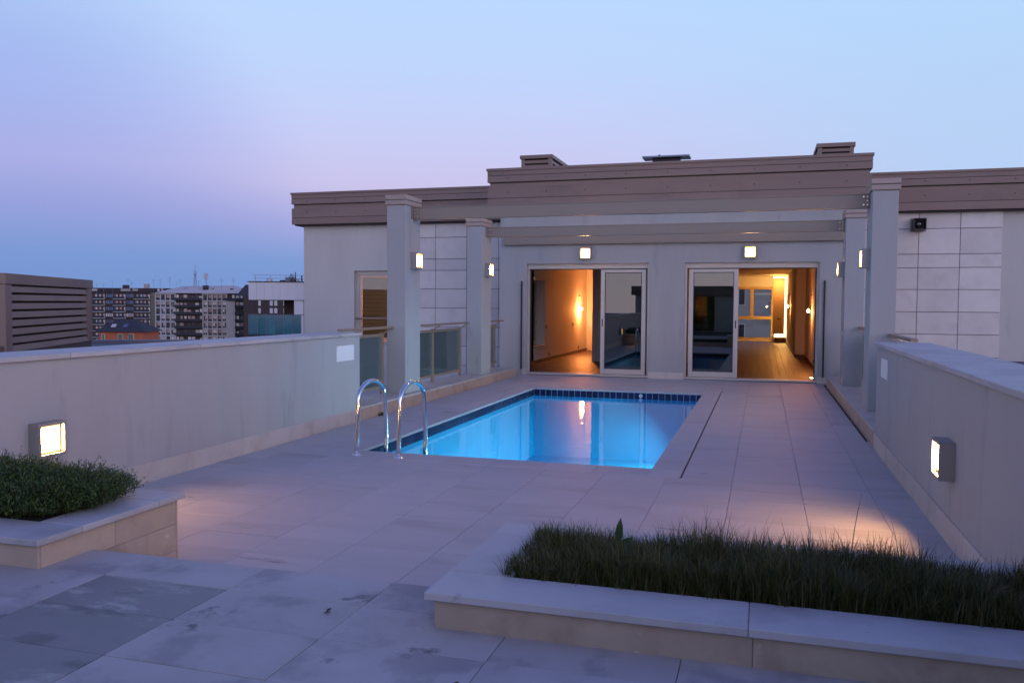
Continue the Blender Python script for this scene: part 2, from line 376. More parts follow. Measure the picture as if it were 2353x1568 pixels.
# coping stones, mitred look: long stones on each side
def cop(x0, x1, y0, y1):
    MB().cbox(x0 + .002, x1 - .002, y0 + .002, y1 - .002, -.031, .0, .003).build('coping_stone', paver_m, pool, loc=-pl)
for k in range(12):
    a = PY0 + k * (PY1 - PY0) / 12; b = PY0 + (k + 1) * (PY1 - PY0) / 12
    cop(PX0 - .36, PX0 + .0, a, b)
for k in range(6):
    a = PY0 + k * (PY1 - PY0) / 6; b = PY0 + (k + 1) * (PY1 - PY0) / 6
    cop(PX1 - .0, SLX, a, b)
for k in range(6):
    a = PX0 + k * (PX1 - PX0) / 6; b = PX0 + (k + 1) * (PX1 - PX0) / 6
    cop(a, b, YS, PY0 + .0); cop(a, b, PY1 - .0, 16.65)
cop(PX0 - .36, PX0, YS, PY0); cop(PX1, SLX, YS, PY0); cop(PX0 - .36, PX0, PY1, 16.65); cop(PX1, SLX, PY1, 16.65)
MB().tube([(-2.22, PY1 - .002, -.085), (-2.22, PY1 - .03, -.085)], .033, 14).build('return_fitting', white_m, pool, loc=-pl)
MB().tube([(-2.22, PY1 - .03, -.085), (-2.22, PY1 - .036, -.085)], .014, 10).build('return_nozzle', housing_m, pool, loc=-pl)
for lx_, ly_, ax_, ay_, en_ in ((PX1, 10.6, -1, 0, 84), (PX1, 12.7, -1, 0, 84), (PX1, 14.8, -1, 0, 84)):
    MB().tube([(lx_ - ax_ * .01, ly_ - ay_ * .01, -.55), (lx_ + ax_ * .03, ly_ + ay_ * .03, -.55)], .13, 18).build('pool_lamp', poolglow_m, pool, loc=-pl)
    la = bpy.data.lights.new('pool_lamp_light', 'AREA'); la.shape = 'DISK'; la.size = .24; la.energy = en_; la.spread = R(125); la.color = (.55, .86, 1.0)
    lo = bpy.data.objects.new('pool_lamp_light', la); C.objects.link(lo); lo.parent = pool
    lo.location = loc_((lx_ + ax_ * .05, ly_ + ay_ * .05, -.55)); lo.rotation_euler = Vector((ax_, ay_, -.6)).to_track_quat('-Z', 'Y').to_euler()
wt = MB(); wt.v = [(PX0 - .001, PY0 - .001, -.125), (PX1 + .001, PY0 - .001, -.125), (PX1 + .001, PY1 + .001, -.125), (PX0 - .001, PY1 + .001, -.125)]; wt.f = [(0, 1, 2, 3)]
tag(wt.build('water', water_m), 'still blue water of the swimming pool', 'water', kind='structure')

# --- pool ladder
lad = tag(empty('pool_ladder', (-4.0, 8.25, 0)), 'polished steel pool ladder with two arched handrails at the near pool edge', 'ladder')
rl = []
for t in range(0, 6): rl.append((0, 0 + .045 * t / 5, .60 * t / 5))
cy_, cz_, ra = .375, .60, .33
for t in range(1, 12):
    a = math.pi - math.pi * t / 12
    rl.append((0, .375 + ra * math.cos(a), cz_ + .19 * math.sin(a)))
rl += [(0, .715, .55), (0, .735, .4), (0, .752, .25), (0, .765, .11), (0, .762, .05), (0, .75, 0), (0, .745, -.3), (0, .745, -.9)]
for x in (-.25, .25):
    MB().tube([(x, p[1], p[2]) for p in rl], .0245, 14).build('handrail', chrome_m, lad, smooth=True)
    MB().tube([(x, 0, .0), (x, 0, .004), (x, 0, .012), (x, 0, .016)], [.055, .055, .05, .026], 20).build('flange', chrome_m, lad)
for z in (-.32, -.57, -.82): MB().cbox(-.24, .24, .70, .78, z - .012, z + .012, .004).build('tread', chrome_m, lad)

# --- upper terrace, step
tb = MB().box(-7.5, 3.2, -5.9, 3.72, -.2, ZT - .034)
terr = tag(tb.build('upper_terrace', grout_m), 'raised stone terrace in the foreground with damp stains', 'terrace', kind='structure')
TX = [-2.44 + .72 * k for k in range(-7, 9)]
TY = [3.735, 3.40] + [3.40 - .393 * k for k in range(1, 8)]
for j, (y1, y0) in enumerate(zip(TY[:-1], TY[1:])):
    for x0, x1 in zip(TX[:-1], TX[1:]):
        wet = (j in (1, 2, 3) and abs(x0 + 3.16) < .05) or (j in (3, 4) and abs(x0 + 3.88) < .05)
        if y1 > 3.42 and (x1 < -3.57 and False): continue
        paver(terr, x0, x1, y0, y1, ZT, damp_m if wet else terr_m)
st = MB().box(-3.52, -1.34, 3.73, 4.08, -.03, .117)
step = tag(st.build('terrace_step', tan_m), 'single stone step down from terrace to pool deck between the planters', 'step', kind='structure')
for k in range(3): MB().cbox(-3.51 + k * .722, -3.51 + (k + 1) * .722 - .004, 3.738, 4.10, .118, .15, .003).build('tread_stone', terr_m, step)

# --- kerbs
def kerb(name, label, x_in, sgn, y0, y1, zt):
    x_out = x_in + sgn * .62
    a, b = sorted((x_in + sgn * .021, x_out))
    k = tag(MB().box(a, b, y0, y1, -.25, zt - .031).build(name, plaster_m), label, 'kerb', kind='structure')
    n = int(round((y1 - y0) / .6)); L = (y1 - y0) / n
    for i in range(n):
        p, q = y0 + i * L, y0 + (i + 1) * L
        u, v = sorted((x_in, x_in + sgn * .02))
        MB().cbox(u, v, p + .001, q - .001, -.03, zt - .031, .0015).build('face_stone', tan_m, k)
        u, v = sorted((x_in - sgn * .012, x_out))
        MB().cbox(u, v, p + .001, q - .001, zt - .03, zt, .003).build('top_stone', stone_m, k)
    return k
kerb('stone_kerb', 'low tan stone kerb under the left-hand glass railing', XL, -1, 10.68, 18.55, .19)
kerb('stone_kerb', 'low stone kerb beside the drain channel on the right', XR, 1, 10.62, 18.55, .21)

# --- parapets
def parapet(label, x_in, sgn, y_end, joints):
    p = tag(empty('parapet_wall', (x_in, y_end, 0)), label, 'wall'); L0 = -Vector(p.location)
    x_out = x_in + sgn * .52
    a, b = sorted((x_in, x_out)); MB().box(a, b, -6, y_end, -3, 1.208).build('wall', plaster_m, p, loc=L0)
    u, v = sorted((x_in - sgn * .014, x_in - sgn * .001)); n = 18; S = (y_end - .0 + 6) / n
    for i in range(n):
        if -6 + (i + 1) * S < 2.5: continue
        MB().cbox(u, v, -6 + i * S + .001, -6 + (i + 1) * S - .001, -.02, .18, .002).build('skirting_stone', stone_m, p, loc=L0)
    js = [y_end + .03] + joints + [-6]
    for y1, y0 in zip(js[:-1], js[1:]):
        u, v = sorted((x_in - sgn * .035, x_out + sgn * .04)); MB().cbox(u, v, y0 + .0025, y1 - .0025, 1.210, 1.25, .004).build('coping_stone', copest_m, p, loc=L0)
    return p
parapet('long grey rendered parapet wall on the left with pale stone coping', XL, -1, 10.68, [8.9, 7.15, 5.5, 3.8, 2.1, .4])
parapet('grey rendered parapet wall on the right with pale stone coping', XR, 1, 10.62, [9.0, 7.2, 5.4, 3.6, 1.8])

# blank plates
for lab, x, y, s in (('blank white rectangular plate near the end of the left parapet', XL, 10.25, 1), ('narrow looking blank white plate near the end of the right parapet', XR, 9.94, -1)):
    p = tag(empty('blank_plate', (x, y, .985)), lab, 'plate')
    a, b = sorted((0.001 * s, .009 * s)); MB().cbox(a, b, -.245, .245, -.105, .105, .002).build('plate', white_m, p)
    for yy in (-.22, .22):
        for zz in (-.08, .08): MB().tube([(.009 * s, yy, zz), (.012 * s, yy, zz)], .007, 8).build('screw', bolt_m, p)

# --- wall lamps
def lamp(label, loc, face, glow=None):
    """square bulkhead; local +x points out of the wall"""
    l = tag(empty('wall_lamp', loc, face), label, 'wall lamp', 'square outdoor wall lamps')
    s, d = .135, .105
    hb = MB().box(0.001, .03, -s, s, -s, s)
    for a in ((-s, -s + .022, -s, s), (s - .022, s, -s, s), (-s + .022, s - .022, -s, -s + .022), (-s + .022, s - .022, s - .022, s)):
        hb.box(.03, d, *a)
    hb.build('housing', housing_m, l)
    MB().cbox(.031, d - .035, -s + .0225, s - .0225, -s + .0225, s - .0225, .012).build('diffuser', glow or lampglow_m, l)
    return l
lamp('glowing square lamp low on the left parapet just above the shrubs', (XL, 5.24, .585), 0, lowglow_m)
lamp('glowing square lamp low on the right parapet seen edge-on', (XR, 6.50, .60), math.pi, lowglow_m)
lamp('glowing lamp on the left-hand near pergola column', (-5.54, 12.80, 2.365), 0)
lamp('glowing lamp on the left-hand far pergola column', (-5.54, 16.62, 2.365), 0)
lamp('glowing lamp on the right-hand near pergola column', (1.41, 12.74, 2.335), math.pi)
lamp('glowing lamp on the right-hand far pergola column', (1.41, 16.58, 2.335), math.pi)
lamp('bright square lamp over the left-hand sliding door', (-3.93, YF, 2.83), -math.pi / 2)
lamp('bright square lamp over the right-hand sliding door', (-.29, YF, 2.82), -math.pi / 2)

# --- pergola
pg = tag(empty('pergola', (-2.07, 14.6, 0)), 'pergola of four grey columns and three taupe steel beams beside the pool', 'pergola'); PO = -Vector(pg.location)
for (x0, x1, ix) in ((-5.87, -5.54, 1), (1.41, 1.74, -1)):
    zb = .191 if ix == 1 else .211
    for (y0, y1) in ((12.47, 13.07), (16.3, 16.9)):
        c = MB().cbox(x0, x1, y0, y1, zb, 3.25, .006).build('column', plaster_m, pg, loc=PO)
        MB().cbox(x0 - .022, x1 + .022, y0 - .022, y1 + .022, 3.252, 3.326, .006).build('cap', cap_m, c)
        MB().cbox(x0 - .022, x1 + .022, y0 - .022, y1 + .022, 3.334, 3.41, .006).build('cap', cap_m, c)
        MB().box(x0 - .012, x1 + .012, y0 - .012, y1 + .012, 3.325, 3.336).build('cap_joint', groove_m, c)
for yc, xa, xb in ((12.77, -5.54, 1.41), (16.6, -5.54, 1.41), (18.93, -5.90, 1.76)):
    z0, z1 = 3.043, 3.247
    # channel section: web plus flanges
    wb = MB().box(xa + .012, xb - .012, yc - .005, yc + .005, z0 + .012, z1 - .012)
    wb.box(xa + .012, xb - .012, yc - .016, yc + .10, z1 - .012, z1).box(xa + .012, xb - .012, yc - .016, yc + .10, z0, z0 + .012)
    b = wb.build('beam', beam_m, pg, loc=PO)
    if yc < 18:
        for xe, s in ((xa, 1), (xb, -1)):
            u, v = sorted((xe + s * .0005, xe + s * .0115)); MB().box(u, v, yc - .085, yc + .085, z0 - .006, z1 + .006).build('end_plate', beam_m, b)
            u, v = sorted((xe + s * .013, xe + s * .12)); MB().box(u, v, yc - .0125, yc - .0055, z0 + .02, z1 - .02).build('cleat', beam_m, b)
            for zz in (z0 + .045, (z0 + z1) / 2, z1 - .045):
                for dx in (.035, .085):
                    if dx > .05 and zz == (z0 + z1) / 2: continue
                    MB().tube([(xe + s * dx, yc - .0125, zz), (xe + s * dx, yc - .026, zz)], .0115, 6).build('bolt', bolt_m, b)
    else:
        MB().box(xa + .02, xb - .02, yc + .006, YF - .001, z0 + .013, z1 - .013).build('fixing_rail', beam_m, b)

# --- railings
def railing(label, xp, sgn, y0, y1, posts, zb):
    """sgn: direction of the terrace (handrail leans that way)"""
    r = tag(empty('glass_railing', (xp, y0, zb)), label, 'railing', 'bronze and glass railings'); O = -Vector(r.location)
    for py in posts:
        MB().cbox(xp - .02, xp + .02, py - .035, py + .035, zb, 1.19, .003).build('post', rail_m, r, loc=O)
        xh = xp + sgn * .15
        lo = [(xp - .008, py - .012, 1.165), (xp + .008, py - .012, 1.165), (xp + .008, py + .012, 1.165), (xp - .008, py + .012, 1.165)]
        lo = [(xp, py - .010, 1.16), (xp + .02 * sgn, py - .010, 1.155), (xp + .02 * sgn, py + .010, 1.155), (xp, py + .010, 1.16)]
        hi = [(xh - .02 * sgn, py - .010, 1.256), (xh + .02 * sgn, py - .010, 1.256), (xh + .02 * sgn, py + .010, 1.256), (xh - .02 * sgn, py + .010, 1.256)]
        MB().hex8(lo, hi).build('bracket', rail_m, r, loc=O)
    MB().cbox(xp - .014, xp + .0145, y0, y1, 1.125, 1.172, .003).build('top_rail', rail_m, r, loc=O)
    MB().cbox(xp - .014, xp + .0145, y0, y1, zb + .095, zb + .14, .003).build('bottom_rail', rail_m, r, loc=O)
    a, b = sorted((xp + sgn * .105, xp + sgn * .19)); MB().cbox(a, b, y0, y1, 1.257, 1.292, .004).build('handrail', rail_m, r, loc=O)
    ed = [y0 + .01] + [p for p in posts] + [y1 - .01]
    for p, q in zip(ed[:-1], ed[1:]):
        if q - p > .15: MB().box(xp - .004, xp + .004, p + .045, q - .045, zb + .141, 1.124).build('pane', clear_m, r, loc=O)
railing('bronze and glass railing between the left parapet and the near column', -5.93, 1, 10.72, 12.46, [12.40], .191)
railing('long bronze and glass railing between the two left columns', -5.93, 1, 13.08, 16.10, [14.58, 16.06], .191)
railing('short bronze and glass railing between far left column and facade', -5.93, 1, 16.92, 18.50, [18.28], .191)
railing('bronze railing end showing behind the near right column', 1.84, -1, 10.66, 12.46, [12.40], .211)
railing('bronze and glass railing between the two right columns', 1.84, -1, 13.08, 16.28, [14.58, 16.2], .211)
railing('short bronze railing between far right column and facade', 1.84, -1, 16.92, 18.6, [18.28], .211)

# ================================================================== PENTHOUSE
ph = tag(empty('penthouse_building', (-2.07, YF, 0)), 'single storey penthouse with brown metal roof fascia and two open sliding doors', 'building'); HO = -Vector(ph.location)
YW = 21.6                                   # wing walls
CX0, CX1 = -6.0, 1.86                       # projecting centre
D1, D2 = (-5.346, -2.478), (-1.69, 1.141)   # door openings
ZD = 2.60
def part(mb, name, mat, parent=None, **k): return mb.build(name, mat, parent or ph, loc=HO if parent is None else None, **k)
fw_ = MB()
fw_.box(CX0, D1[0], YF, YF + .3, -.3, ZD).box(D1[1], D2[0], YF, YF + .3, -.3, ZD).box(D2[1], CX1, YF, YF + .3, -.3, ZD).box(CX0, CX1, YF, YF + .3, ZD, 3.96)
fw_.box(CX0, CX0 + .12, YF + .3, YW + .02, -.3, 3.96).box(CX1 - .12, CX1, YF + .3, YW + .02, -.3, 3.96)
part(fw_, 'wall', plaster_m)
# wing walls; the left one has a window opening
WX0, WX1, WZ0, WZ1 = -11.19, -10.0, .56, 2.57
lw = MB().box(-12.8, WX0, YW, YW + .3, -3, 3.86).box(WX1, CX0 - .2, YW, YW + .3, -3, 3.86).box(WX0, WX1, YW, YW + .3, -3, WZ0).box(WX0, WX1, YW, YW + .3, WZ1, 3.86)
lw.box(-12.8, -12.5, YW + .3, 39.3, -3, 3.86).box(-12.5, CX0 - .2, 39.0, 39.3, -3, 3.86)
part(lw, 'wing_wall', plaster2_m)
rw = MB().box(CX1 + .02, 16, YW, YW + .3, -3, 3.86)
part(rw, 'wing_wall', plaster2_m)
# cladding panels with open joints
zrow = [-.56, -.035, .49, 1.012, 1.533, 2.055, 2.565, 2.88, 3.47, 3.85]
for xs_ in ([-9.60, -8.683, -7.769, -6.855, -6.21], [1.885, 2.58, 3.456, 4.332, 5.202]):
    bx_ = MB().box(xs_[0] + .01, xs_[-1] - .01, YW - .012, YW - .001, zrow[0], zrow[-1]); part(bx_, 'cladding_backing', groove_m)
    for x0, x1 in zip(xs_[:-1], xs_[1:]):
        for z0, z1 in zip(zrow[:-1], zrow[1:]):
            dy = random.uniform(-.0015, .0015)
            part(MB().cbox(x0 + .006, x1 - .006, YW - .042 + dy, YW - .013, z0 + .006, z1 - .006, .003), 'cladding_panel', clad_m)
# left wing window
wn_ = part(MB().box(WX0 + .09, WX0 + .16, YW + .16, YW + .22, WZ0 + .04, WZ1 - .10).box(WX1 - .08, WX1 - .02, YW + .16, YW + .22, WZ0 + .04, WZ1 - .10).box(WX0 + .16, WX1 - .08, YW + .16, YW + .22, WZ1 - .17, WZ1 - .10).box(WX0 + .16, WX1 - .08, YW + .16, YW + .22, WZ0 + .04, WZ0 + .10), 'window', frame_m)
MB().box(WX0 + .17, WX1 - .09, YW + .18, YW + .188, WZ0 + .11, WZ1 - .18).build('pane', pane_m, wn_)
MB().box(WX0 + .001, WX1 - .001, YW + .12, YW + .24, WZ1 - .098, WZ1 - .002).build('shutter_box', frame_m, wn_)
MB().box(WX0 + .001, WX0 + .088, YW + .14, YW + .24, WZ0 + .002, WZ1 - .1).build('jamb', frame_m, wn_)
MB().cbox(WX0 - .02, WX1 + .02, YW - .05, YW + .14, WZ0 - .045, WZ0 - .002, .004).build('sill', stone_m, wn_)
MB().tube([(WX0 + .01, YW + .06, 1.22), (WX1 - .01, YW + .06, 1.22)], .028, 10).build('safety_bar', rail_m, wn_)
# room behind that window: warm lamp light on a wall
wr = MB().box(-12.4, -9, 24.2, 24.3, -.1, 3).box(-12.4, -9, YW + .3, 24.2, -.1, 0).box(-12.4, -9, YW + .3, 24.2, 2.9, 3).box(-12.5, -12.4, YW + .3, 24.3, -.1, 3).box(-9, -8.9, YW + .3, 24.3, -.1, 3)
part(wr, 'bedroom_wall', intwall_m)
# fascia: stacked brown metal boards, centre and wings
def fascia(x0, x1, y0, y1, top, dz, ends):
    L, Rr = ends
    prof = [('fascia_lip', 0.0, .055, -.022, fascia_m), ('fascia_board', .057, .163, 0, fascia_m), ('fascia_seam', .163, .175, .012, groove_m), ('fascia_board', .175, .318, 0, fascia_m),
            ('fascia_groove', .318, .342, .06, groove_m), ('fascia_board', .342, .43, .05, fascia_m), ('fascia_board', .432, .688, .006, fascia_m), ('fascia_seam', .688, .70, .018, groove_m),
            ('fascia_board', .70, .875, .006, fascia_m), ('soffit', .876, .91, .07, groove_m)]
    for nm, a, b, ins, mt in prof:
        part(MB().box(x0 + (ins if L else 0), x1 - (ins if Rr else 0), y0 + ins, y1, top - b * dz, top - a * dz), nm, mt)
FCX0, FCX1 = CX0 - .25, CX1 + .25
fascia(FCX0, FCX1, YF - .25, 39.5, 4.815, 1.0, (1, 1))
fascia(-13.05, FCX0 - .002, YW - .25, 39.5, 4.80, 1.03, (1, 0))
fascia(FCX1 + .002, 17, YW - .25, 39.5, 4.78, 1.03, (0, 1))
scr = MB().tube([(0, 0, 0), (0, -.008, 0)], .014, 8).mesh('screw', groove_m)
for x0, x1, yy, top in ((FCX0, FCX1, YF - .244, 4.815), (-13.05, FCX0, YW - .244, 4.80), (FCX1, 8, YW - .244, 4.78)):
    n = int((x1 - x0) / .92)
    for i in range(n):
        for dz, oy in ((.235, -.006), (.56, 0)): obj('screw', scr, ph, Vector((x0 + .5 + i * .92, yy + oy, top - dz)) + HO)
# doors
def sliding(D, px0, px1, hx):
    a, b = D; y0 = YF + .10
    d = part(MB().box(a + .001, b - .001, y0 - .02, y0 + .16, ZD - .115, ZD - .002), 'sliding_door', frame_m)
    MB().box(a + .001, b - .001, y0 + .02, y0 + .06, ZD - .135, ZD - .116).build('track', gasket_m, d)
    for u in (a, b):
        s = 1 if u == a else -1
        p, q = sorted((u + s * .001, u + s * .05)); MB().box(p, q, y0, y0 + .15, .051, ZD - .116).build('jamb', frame_m, d)
        p, q = sorted((u + s * .051, u + s * .07)); MB().box(p, q, y0 + .03, y0 + .12, .051, ZD - .136).build('gasket', gasket_m, d)
    MB().box(a + .001, b - .001, YF - .02, y0 + .16, .012, .05).build('threshold', frame_m, d)
    fw, z0, z1 = .095, .055, ZD - .137
    ls = MB().cbox(px0, px0 + fw, y0 + .0, y0 + .05, z0, z1, .004).cbox(px1 - fw, px1, y0, y0 + .05, z0, z1, .004)
    ls.cbox(px0 + fw, px1 - fw, y0 + .001, y0 + .049, z0, z0 + .12, .004).cbox(px0 + fw, px1 - fw, y0 + .001, y0 + .049, z1 - .07, z1, .004)
    ls.build('leaf', frame_m, d)
    gk = MB().box(px0 + fw, px0 + fw + .014, y0 + .012, y0 + .03, z0 + .12, z1 - .07).box(px1 - fw - .014, px1 - fw, y0 + .012, y0 + .03, z0 + .12, z1 - .07)
    gk.box(px0 + fw + .014, px1 - fw - .014, y0 + .012, y0 + .03, z0 + .12, z0 + .134).box(px0 + fw + .014, px1 - fw - .014, y0 + .012, y0 + .03, z1 - .084, z1 - .07)
    gk.build('leaf_gasket', gasket_m, d)
    MB().box(px0 + fw + .014, px1 - fw - .014, y0 + .018, y0 + .026, z0 + .134, z1 - .084).build('pane', pane_m, d)
    # fixed leaf behind
    q0, q1 = px0 + .03, px1 - .03
    MB().box(q0, q0 + .07, y0 + .07, y0 + .12, z0, z1).box(q1 - .07, q1, y0 + .07, y0 + .12, z0, z1).build('rear_stile', frame_m, d)
    MB().box(q0 + .07, q1 - .07, y0 + .09, y0 + .098, z0 + .06, z1 - .05).build('rear_pane', pane_m, d)
    MB().cbox(hx - .012, hx + .012, y0 - .006, y0, 1.15, 1.33, .003).build('handle', gasket_m, d)
sliding(D1, -3.60, -2.56, -3.555)
sliding(D2, -1.60, -.53, -.575)
for x in (-5.46, 1.247):
    part(MB().tube([(x, YF - .03, .13), (x, YF - .03, 2.2)], .018, 10), 'guide_rail', black_m)
for a, b in ((CX0 + .56, D1[0] + .0), (D1[1], D2[0]), (D2[1], CX1 - .52)):
    part(MB().cbox(a, b, YF - .022, YF - .001, -.01, .142, .003), 'skirting_stone', stone_m)

# --- interior
ZI = .05
fl = part(MB().box(-5.9, 1.4, YF + .28, 39.2, -.2, ZI - .02), 'interior_floor', skirt_m)
PLK = {}
def plank(x, w, y0, y1):
    key = (round(w, 3), round(y1 - y0, 2))
    if key not in PLK: PLK[key] = MB().cbox(-w / 2 + .0012, w / 2 - .0012, .001, y1 - y0 - .001, -.018, 0, .0015).mesh('plank', plank_m)
    obj('plank', PLK[key], fl, (x, y0, ZI))
for xa, xb, ye in ((-5.86, -2.2, 28.6), (-2.0, 1.24, 39.0)):
    n = int((xb - xa) / .16)
    for i in range(n + 1):
        y = YF + .285 - (i * .67 % 2.2); ln = 2.2
        while y < ye:
            p, q = max(y, YF + .285), min(y + ln, ye)
            if q - p > .05: plank(xa + (i + .5) * .16, .16, p, q)
            y += ln; ln = 2.2 if y < 27 else 6.0
iw = MB()
iw.box(-6.0, -5.88, YF + .301, YW, ZI, 2.93)                                   # left room outer wall (near)
NY0, NY1, NZ0, NZ1 = 21.62, 22.78, .53, 2.30
iw.box(-6.18, -5.88, YW, NY0, ZI, 2.93).box(-6.18, -5.88, NY1, 28.7, ZI, 2.93).box(-6.18, -5.88, NY0, NY1, ZI, NZ0).box(-6.18, -5.88, NY0, NY1, NZ1, 2.93)
iw.box(-4.63, -2.2, 23.34, 23.5, ZI + .0, 2.93)                                 # nib wall
iw.box(-5.88, -2.2, 28.65, 28.75, ZI, 2.93)
iw.box(-2.2, -2.0, YF + .301, 30, ZI, 2.93)                                     # party wall
iw.box(1.25, 1.40, YF + .301, 27.3, ZI, 2.93).box(.97, 1.40, 27.3, 39.0, ZI, 2.93)
part(iw, 'interior_wall', intwall_m)
part(MB().box(-6.1, 1.6, YF + .301, 39.1, 2.931, 3.0), 'ceiling', ceil_m)
fwm = MB().box(-5.9, -1.7, 39.0, 39.25, ZI, 2.93).box(.45, 1.4, 39.0, 39.25, ZI, 2.93).box(-1.7, .45, 39.0, 39.25, 2.47, 2.93)
part(fwm, 'end_wall', intwall_m)
for q_ in ((-5.879, -5.86, YF + .31, 28.64, .09), (1.235, 1.249, YF + .31, 27.284, .10), (.955, .969, 27.30, 38.9, .10), (.955, 1.234, 27.285, 27.299, .10)): part(MB().box(*q_[:4], ZI, ZI + q_[4]), 'skirting_board', skirt_m)
# side window of the left room
sw = part(MB().box(-6.17, -6.12, NY0 + .02, NY0 + .09, NZ0 + .02, NZ1 - .02).box(-6.17, -6.12, NY1 - .09, NY1 - .02, NZ0 + .02, NZ1 - .02).box(-6.17, -6.12, NY0 + .09, NY1 - .09, NZ1 - .1, NZ1 - .02).box(-6.17, -6.12, NY0 + .09, NY1 - .09, NZ0 + .02, NZ0 + .1), 'side_window', frame_m)
MB().box(-6.15, -6.14, NY0 + .09, NY1 - .09, NZ0 + .1, NZ1 - .1).build('pane', pane_m, sw)
MB().cbox(-5.885, -5.83, NY0 - .04, NY1 + .04, NZ0 - .03, NZ0 - .002, .003).build('sill', stone_m, sw)
MB().box(-5.879, -5.85, NY0 - .02, NY1 + .1, NZ1 + .001, NZ1 + .08).build('blind_box', intwall_m, sw)
MB().cbox(-6.12, -6.09, NY1 - .07, NY1 - .04, 1.05, 1.2, .004).build('handle', frame_m, sw)
for y, z in ((22.95, 1.02), (26.45, 1.01), (23.33, .225), (27.3, .22)): part(MB().cbox(-5.879, -5.868, y - .055, y + .055, z - .055, z + .055, .003), 'switch_plate', skirt_m)
for y, z in ((22.52, .24), (26.2, .24)): part(MB().cbox(1.238, 1.249, y - .055, y + .055, z - .055, z + .055, .003), 'switch_plate', skirt_m)
# far window
bw = part(MB().box(-1.699, -1.60, 39.02, 39.12, .11, 2.469).box(.35, .449, 39.02, 39.12, .11, 2.469).box(-1.60, .35, 39.02, 39.12, 2.36, 2.469).box(-1.60, .35, 39.02, 39.12, .11, .21).box(-1.60, .35, 39.02, 39.12, 1.02, 1.16).box(-.55, -.41, 39.02, 39.12, 1.16, 2.36), 'far_window', amber_m)
MB().box(-1.60, -.55, 39.05, 39.06, 1.16, 2.36).build('pane', viewpane_m, bw); MB().box(-.41, .35, 39.05, 39.06, 1.16, 2.36).build('pane', viewpane_m, bw); MB().box(-1.60, .35, 39.05, 39.06, .21, 1.02).build('pane', viewpane_m, bw)
part(MB().box(-1.7, .45, 39.0, 39.25, ZI, .109), 'window_plinth', intwall_m)
# back-lit panel at the end of the living room
bp = part(MB().cbox(.40, .875, 37.7, 37.78, .42, 2.76, .004), 'backlit_panel', panel_m)
MB().box(.50, .955, 37.72, 38.99, ZI, .28).build('panel_plinth', skirt_m, bp)
MB().box(.58, .72, 37.692, 37.699, 1.04, 1.10).build('vent', skirt_m, bp)
MB().box(.90, .945, 38.1, 38.16, .30, 2.88).box(.42, .90, 38.1, 38.16, 2.84, 2.88).build('led_strip', led_m, bp)
MB().box(.50, .88, 37.95, 38.0, .30, .41).build('led_base', led_m, bp)
def warm(name, loc, e, r=.03, col=(1, .29, .07), spot=None, aim=None, parent=None):
    l = bpy.data.lights.new(name, 'SPOT' if spot else 'POINT'); l.energy = e; l.color = col; l.shadow_soft_size = r
    if spot: l.spot_size = R(spot); l.spot_blend = .5
    o = bpy.data.objects.new(name, l); C.objects.link(o); o.location = loc
    if aim: o.rotation_euler = Vector(aim).to_track_quat('-Z', 'Y').to_euler()
    if parent: o.parent = parent
    return o
def pendant(label, loc, s, e):
    p = tag(empty('wall_sconce', loc), label, 'wall lamp', 'bare bulb wall lamps indoors')
    MB().cbox(0, .012 * s, -.04, .04, .42, .5, .0008) if False else None
    a, b = sorted((0, s * .012)); MB().box(a, b, -.04, .04, .40, .48).build('back_plate', black_m, p)
    MB().tube([(s * .012, 0, .44), (s * .07, 0, .43), (s * .09, 0, .40), (s * .09, 0, .10)], .006, 6).build('cord', black_m, p)
    MB().tube([(s * .09, 0, .10), (s * .09, 0, .05)], .022, 10).build('socket', black_m, p)
    MB().tube([(s * .09, 0, .05), (s * .09, 0, .03), (s * .09, 0, .0), (s * .09, 0, -.03), (s * .09, 0, -.045)], [.015, .03, .04, .03, .008], 12).build('bulb', bulb_m, p, smooth=True)
    warm('bulb_light', (s * .16, 0, -.02), e, .03, parent=p)
pendant('glowing bare bulb lamp on the white wall of the left-hand room', (-5.878, 27.35, 1.50), 1, 120)
pendant('glowing bare bulb lamp nearest the door on the right room wall', (1.248, 23.7, 1.52), -1, 40)
pendant('glowing bare bulb lamp deeper inside along the right room wall', (.968, 33.0, 1.62), -1, 26)
def floor_spot(label, loc, aim, e):
    p = tag(empty('floor_spotlight', loc), label, 'spotlight', 'recessed floor spotlights')
    MB().tube([(0, 0, .0), (0, 0, .006)], .05, 14).build('rim', bolt_m, p)
    MB().tube([(0, 0, .0062), (0, 0, .009)], .036, 14).build('lens', spot_m, p)
    warm('spot_light', (0, 0, .03), e, .02, (1, .62, .30), 70, aim, p)
floor_spot('recessed floor spotlight just inside the left-hand door', (-5.62, 19.95, ZI), (-.25, .12, 1), 90)
floor_spot('recessed floor spotlight at the end of the left-hand room', (-5.3, 28.2, ZI), (0, .25, 1), 45)
floor_spot('recessed floor spotlight just inside the right-hand door', (1.06, 19.7, ZI), (.25, .05, 1), 32)
warm('led_fill', (.6, 37.2, 2.6), 55, .2, (1, .40, .09), parent=None).parent = bp
warm('bedroom_lamp', (0, 0, 0), 70, .1, (1, .27, .09)).parent = ph
bpy.data.objects['bedroom_lamp'].location = Vector((-9.6, 23.4, 1.7)) + HO

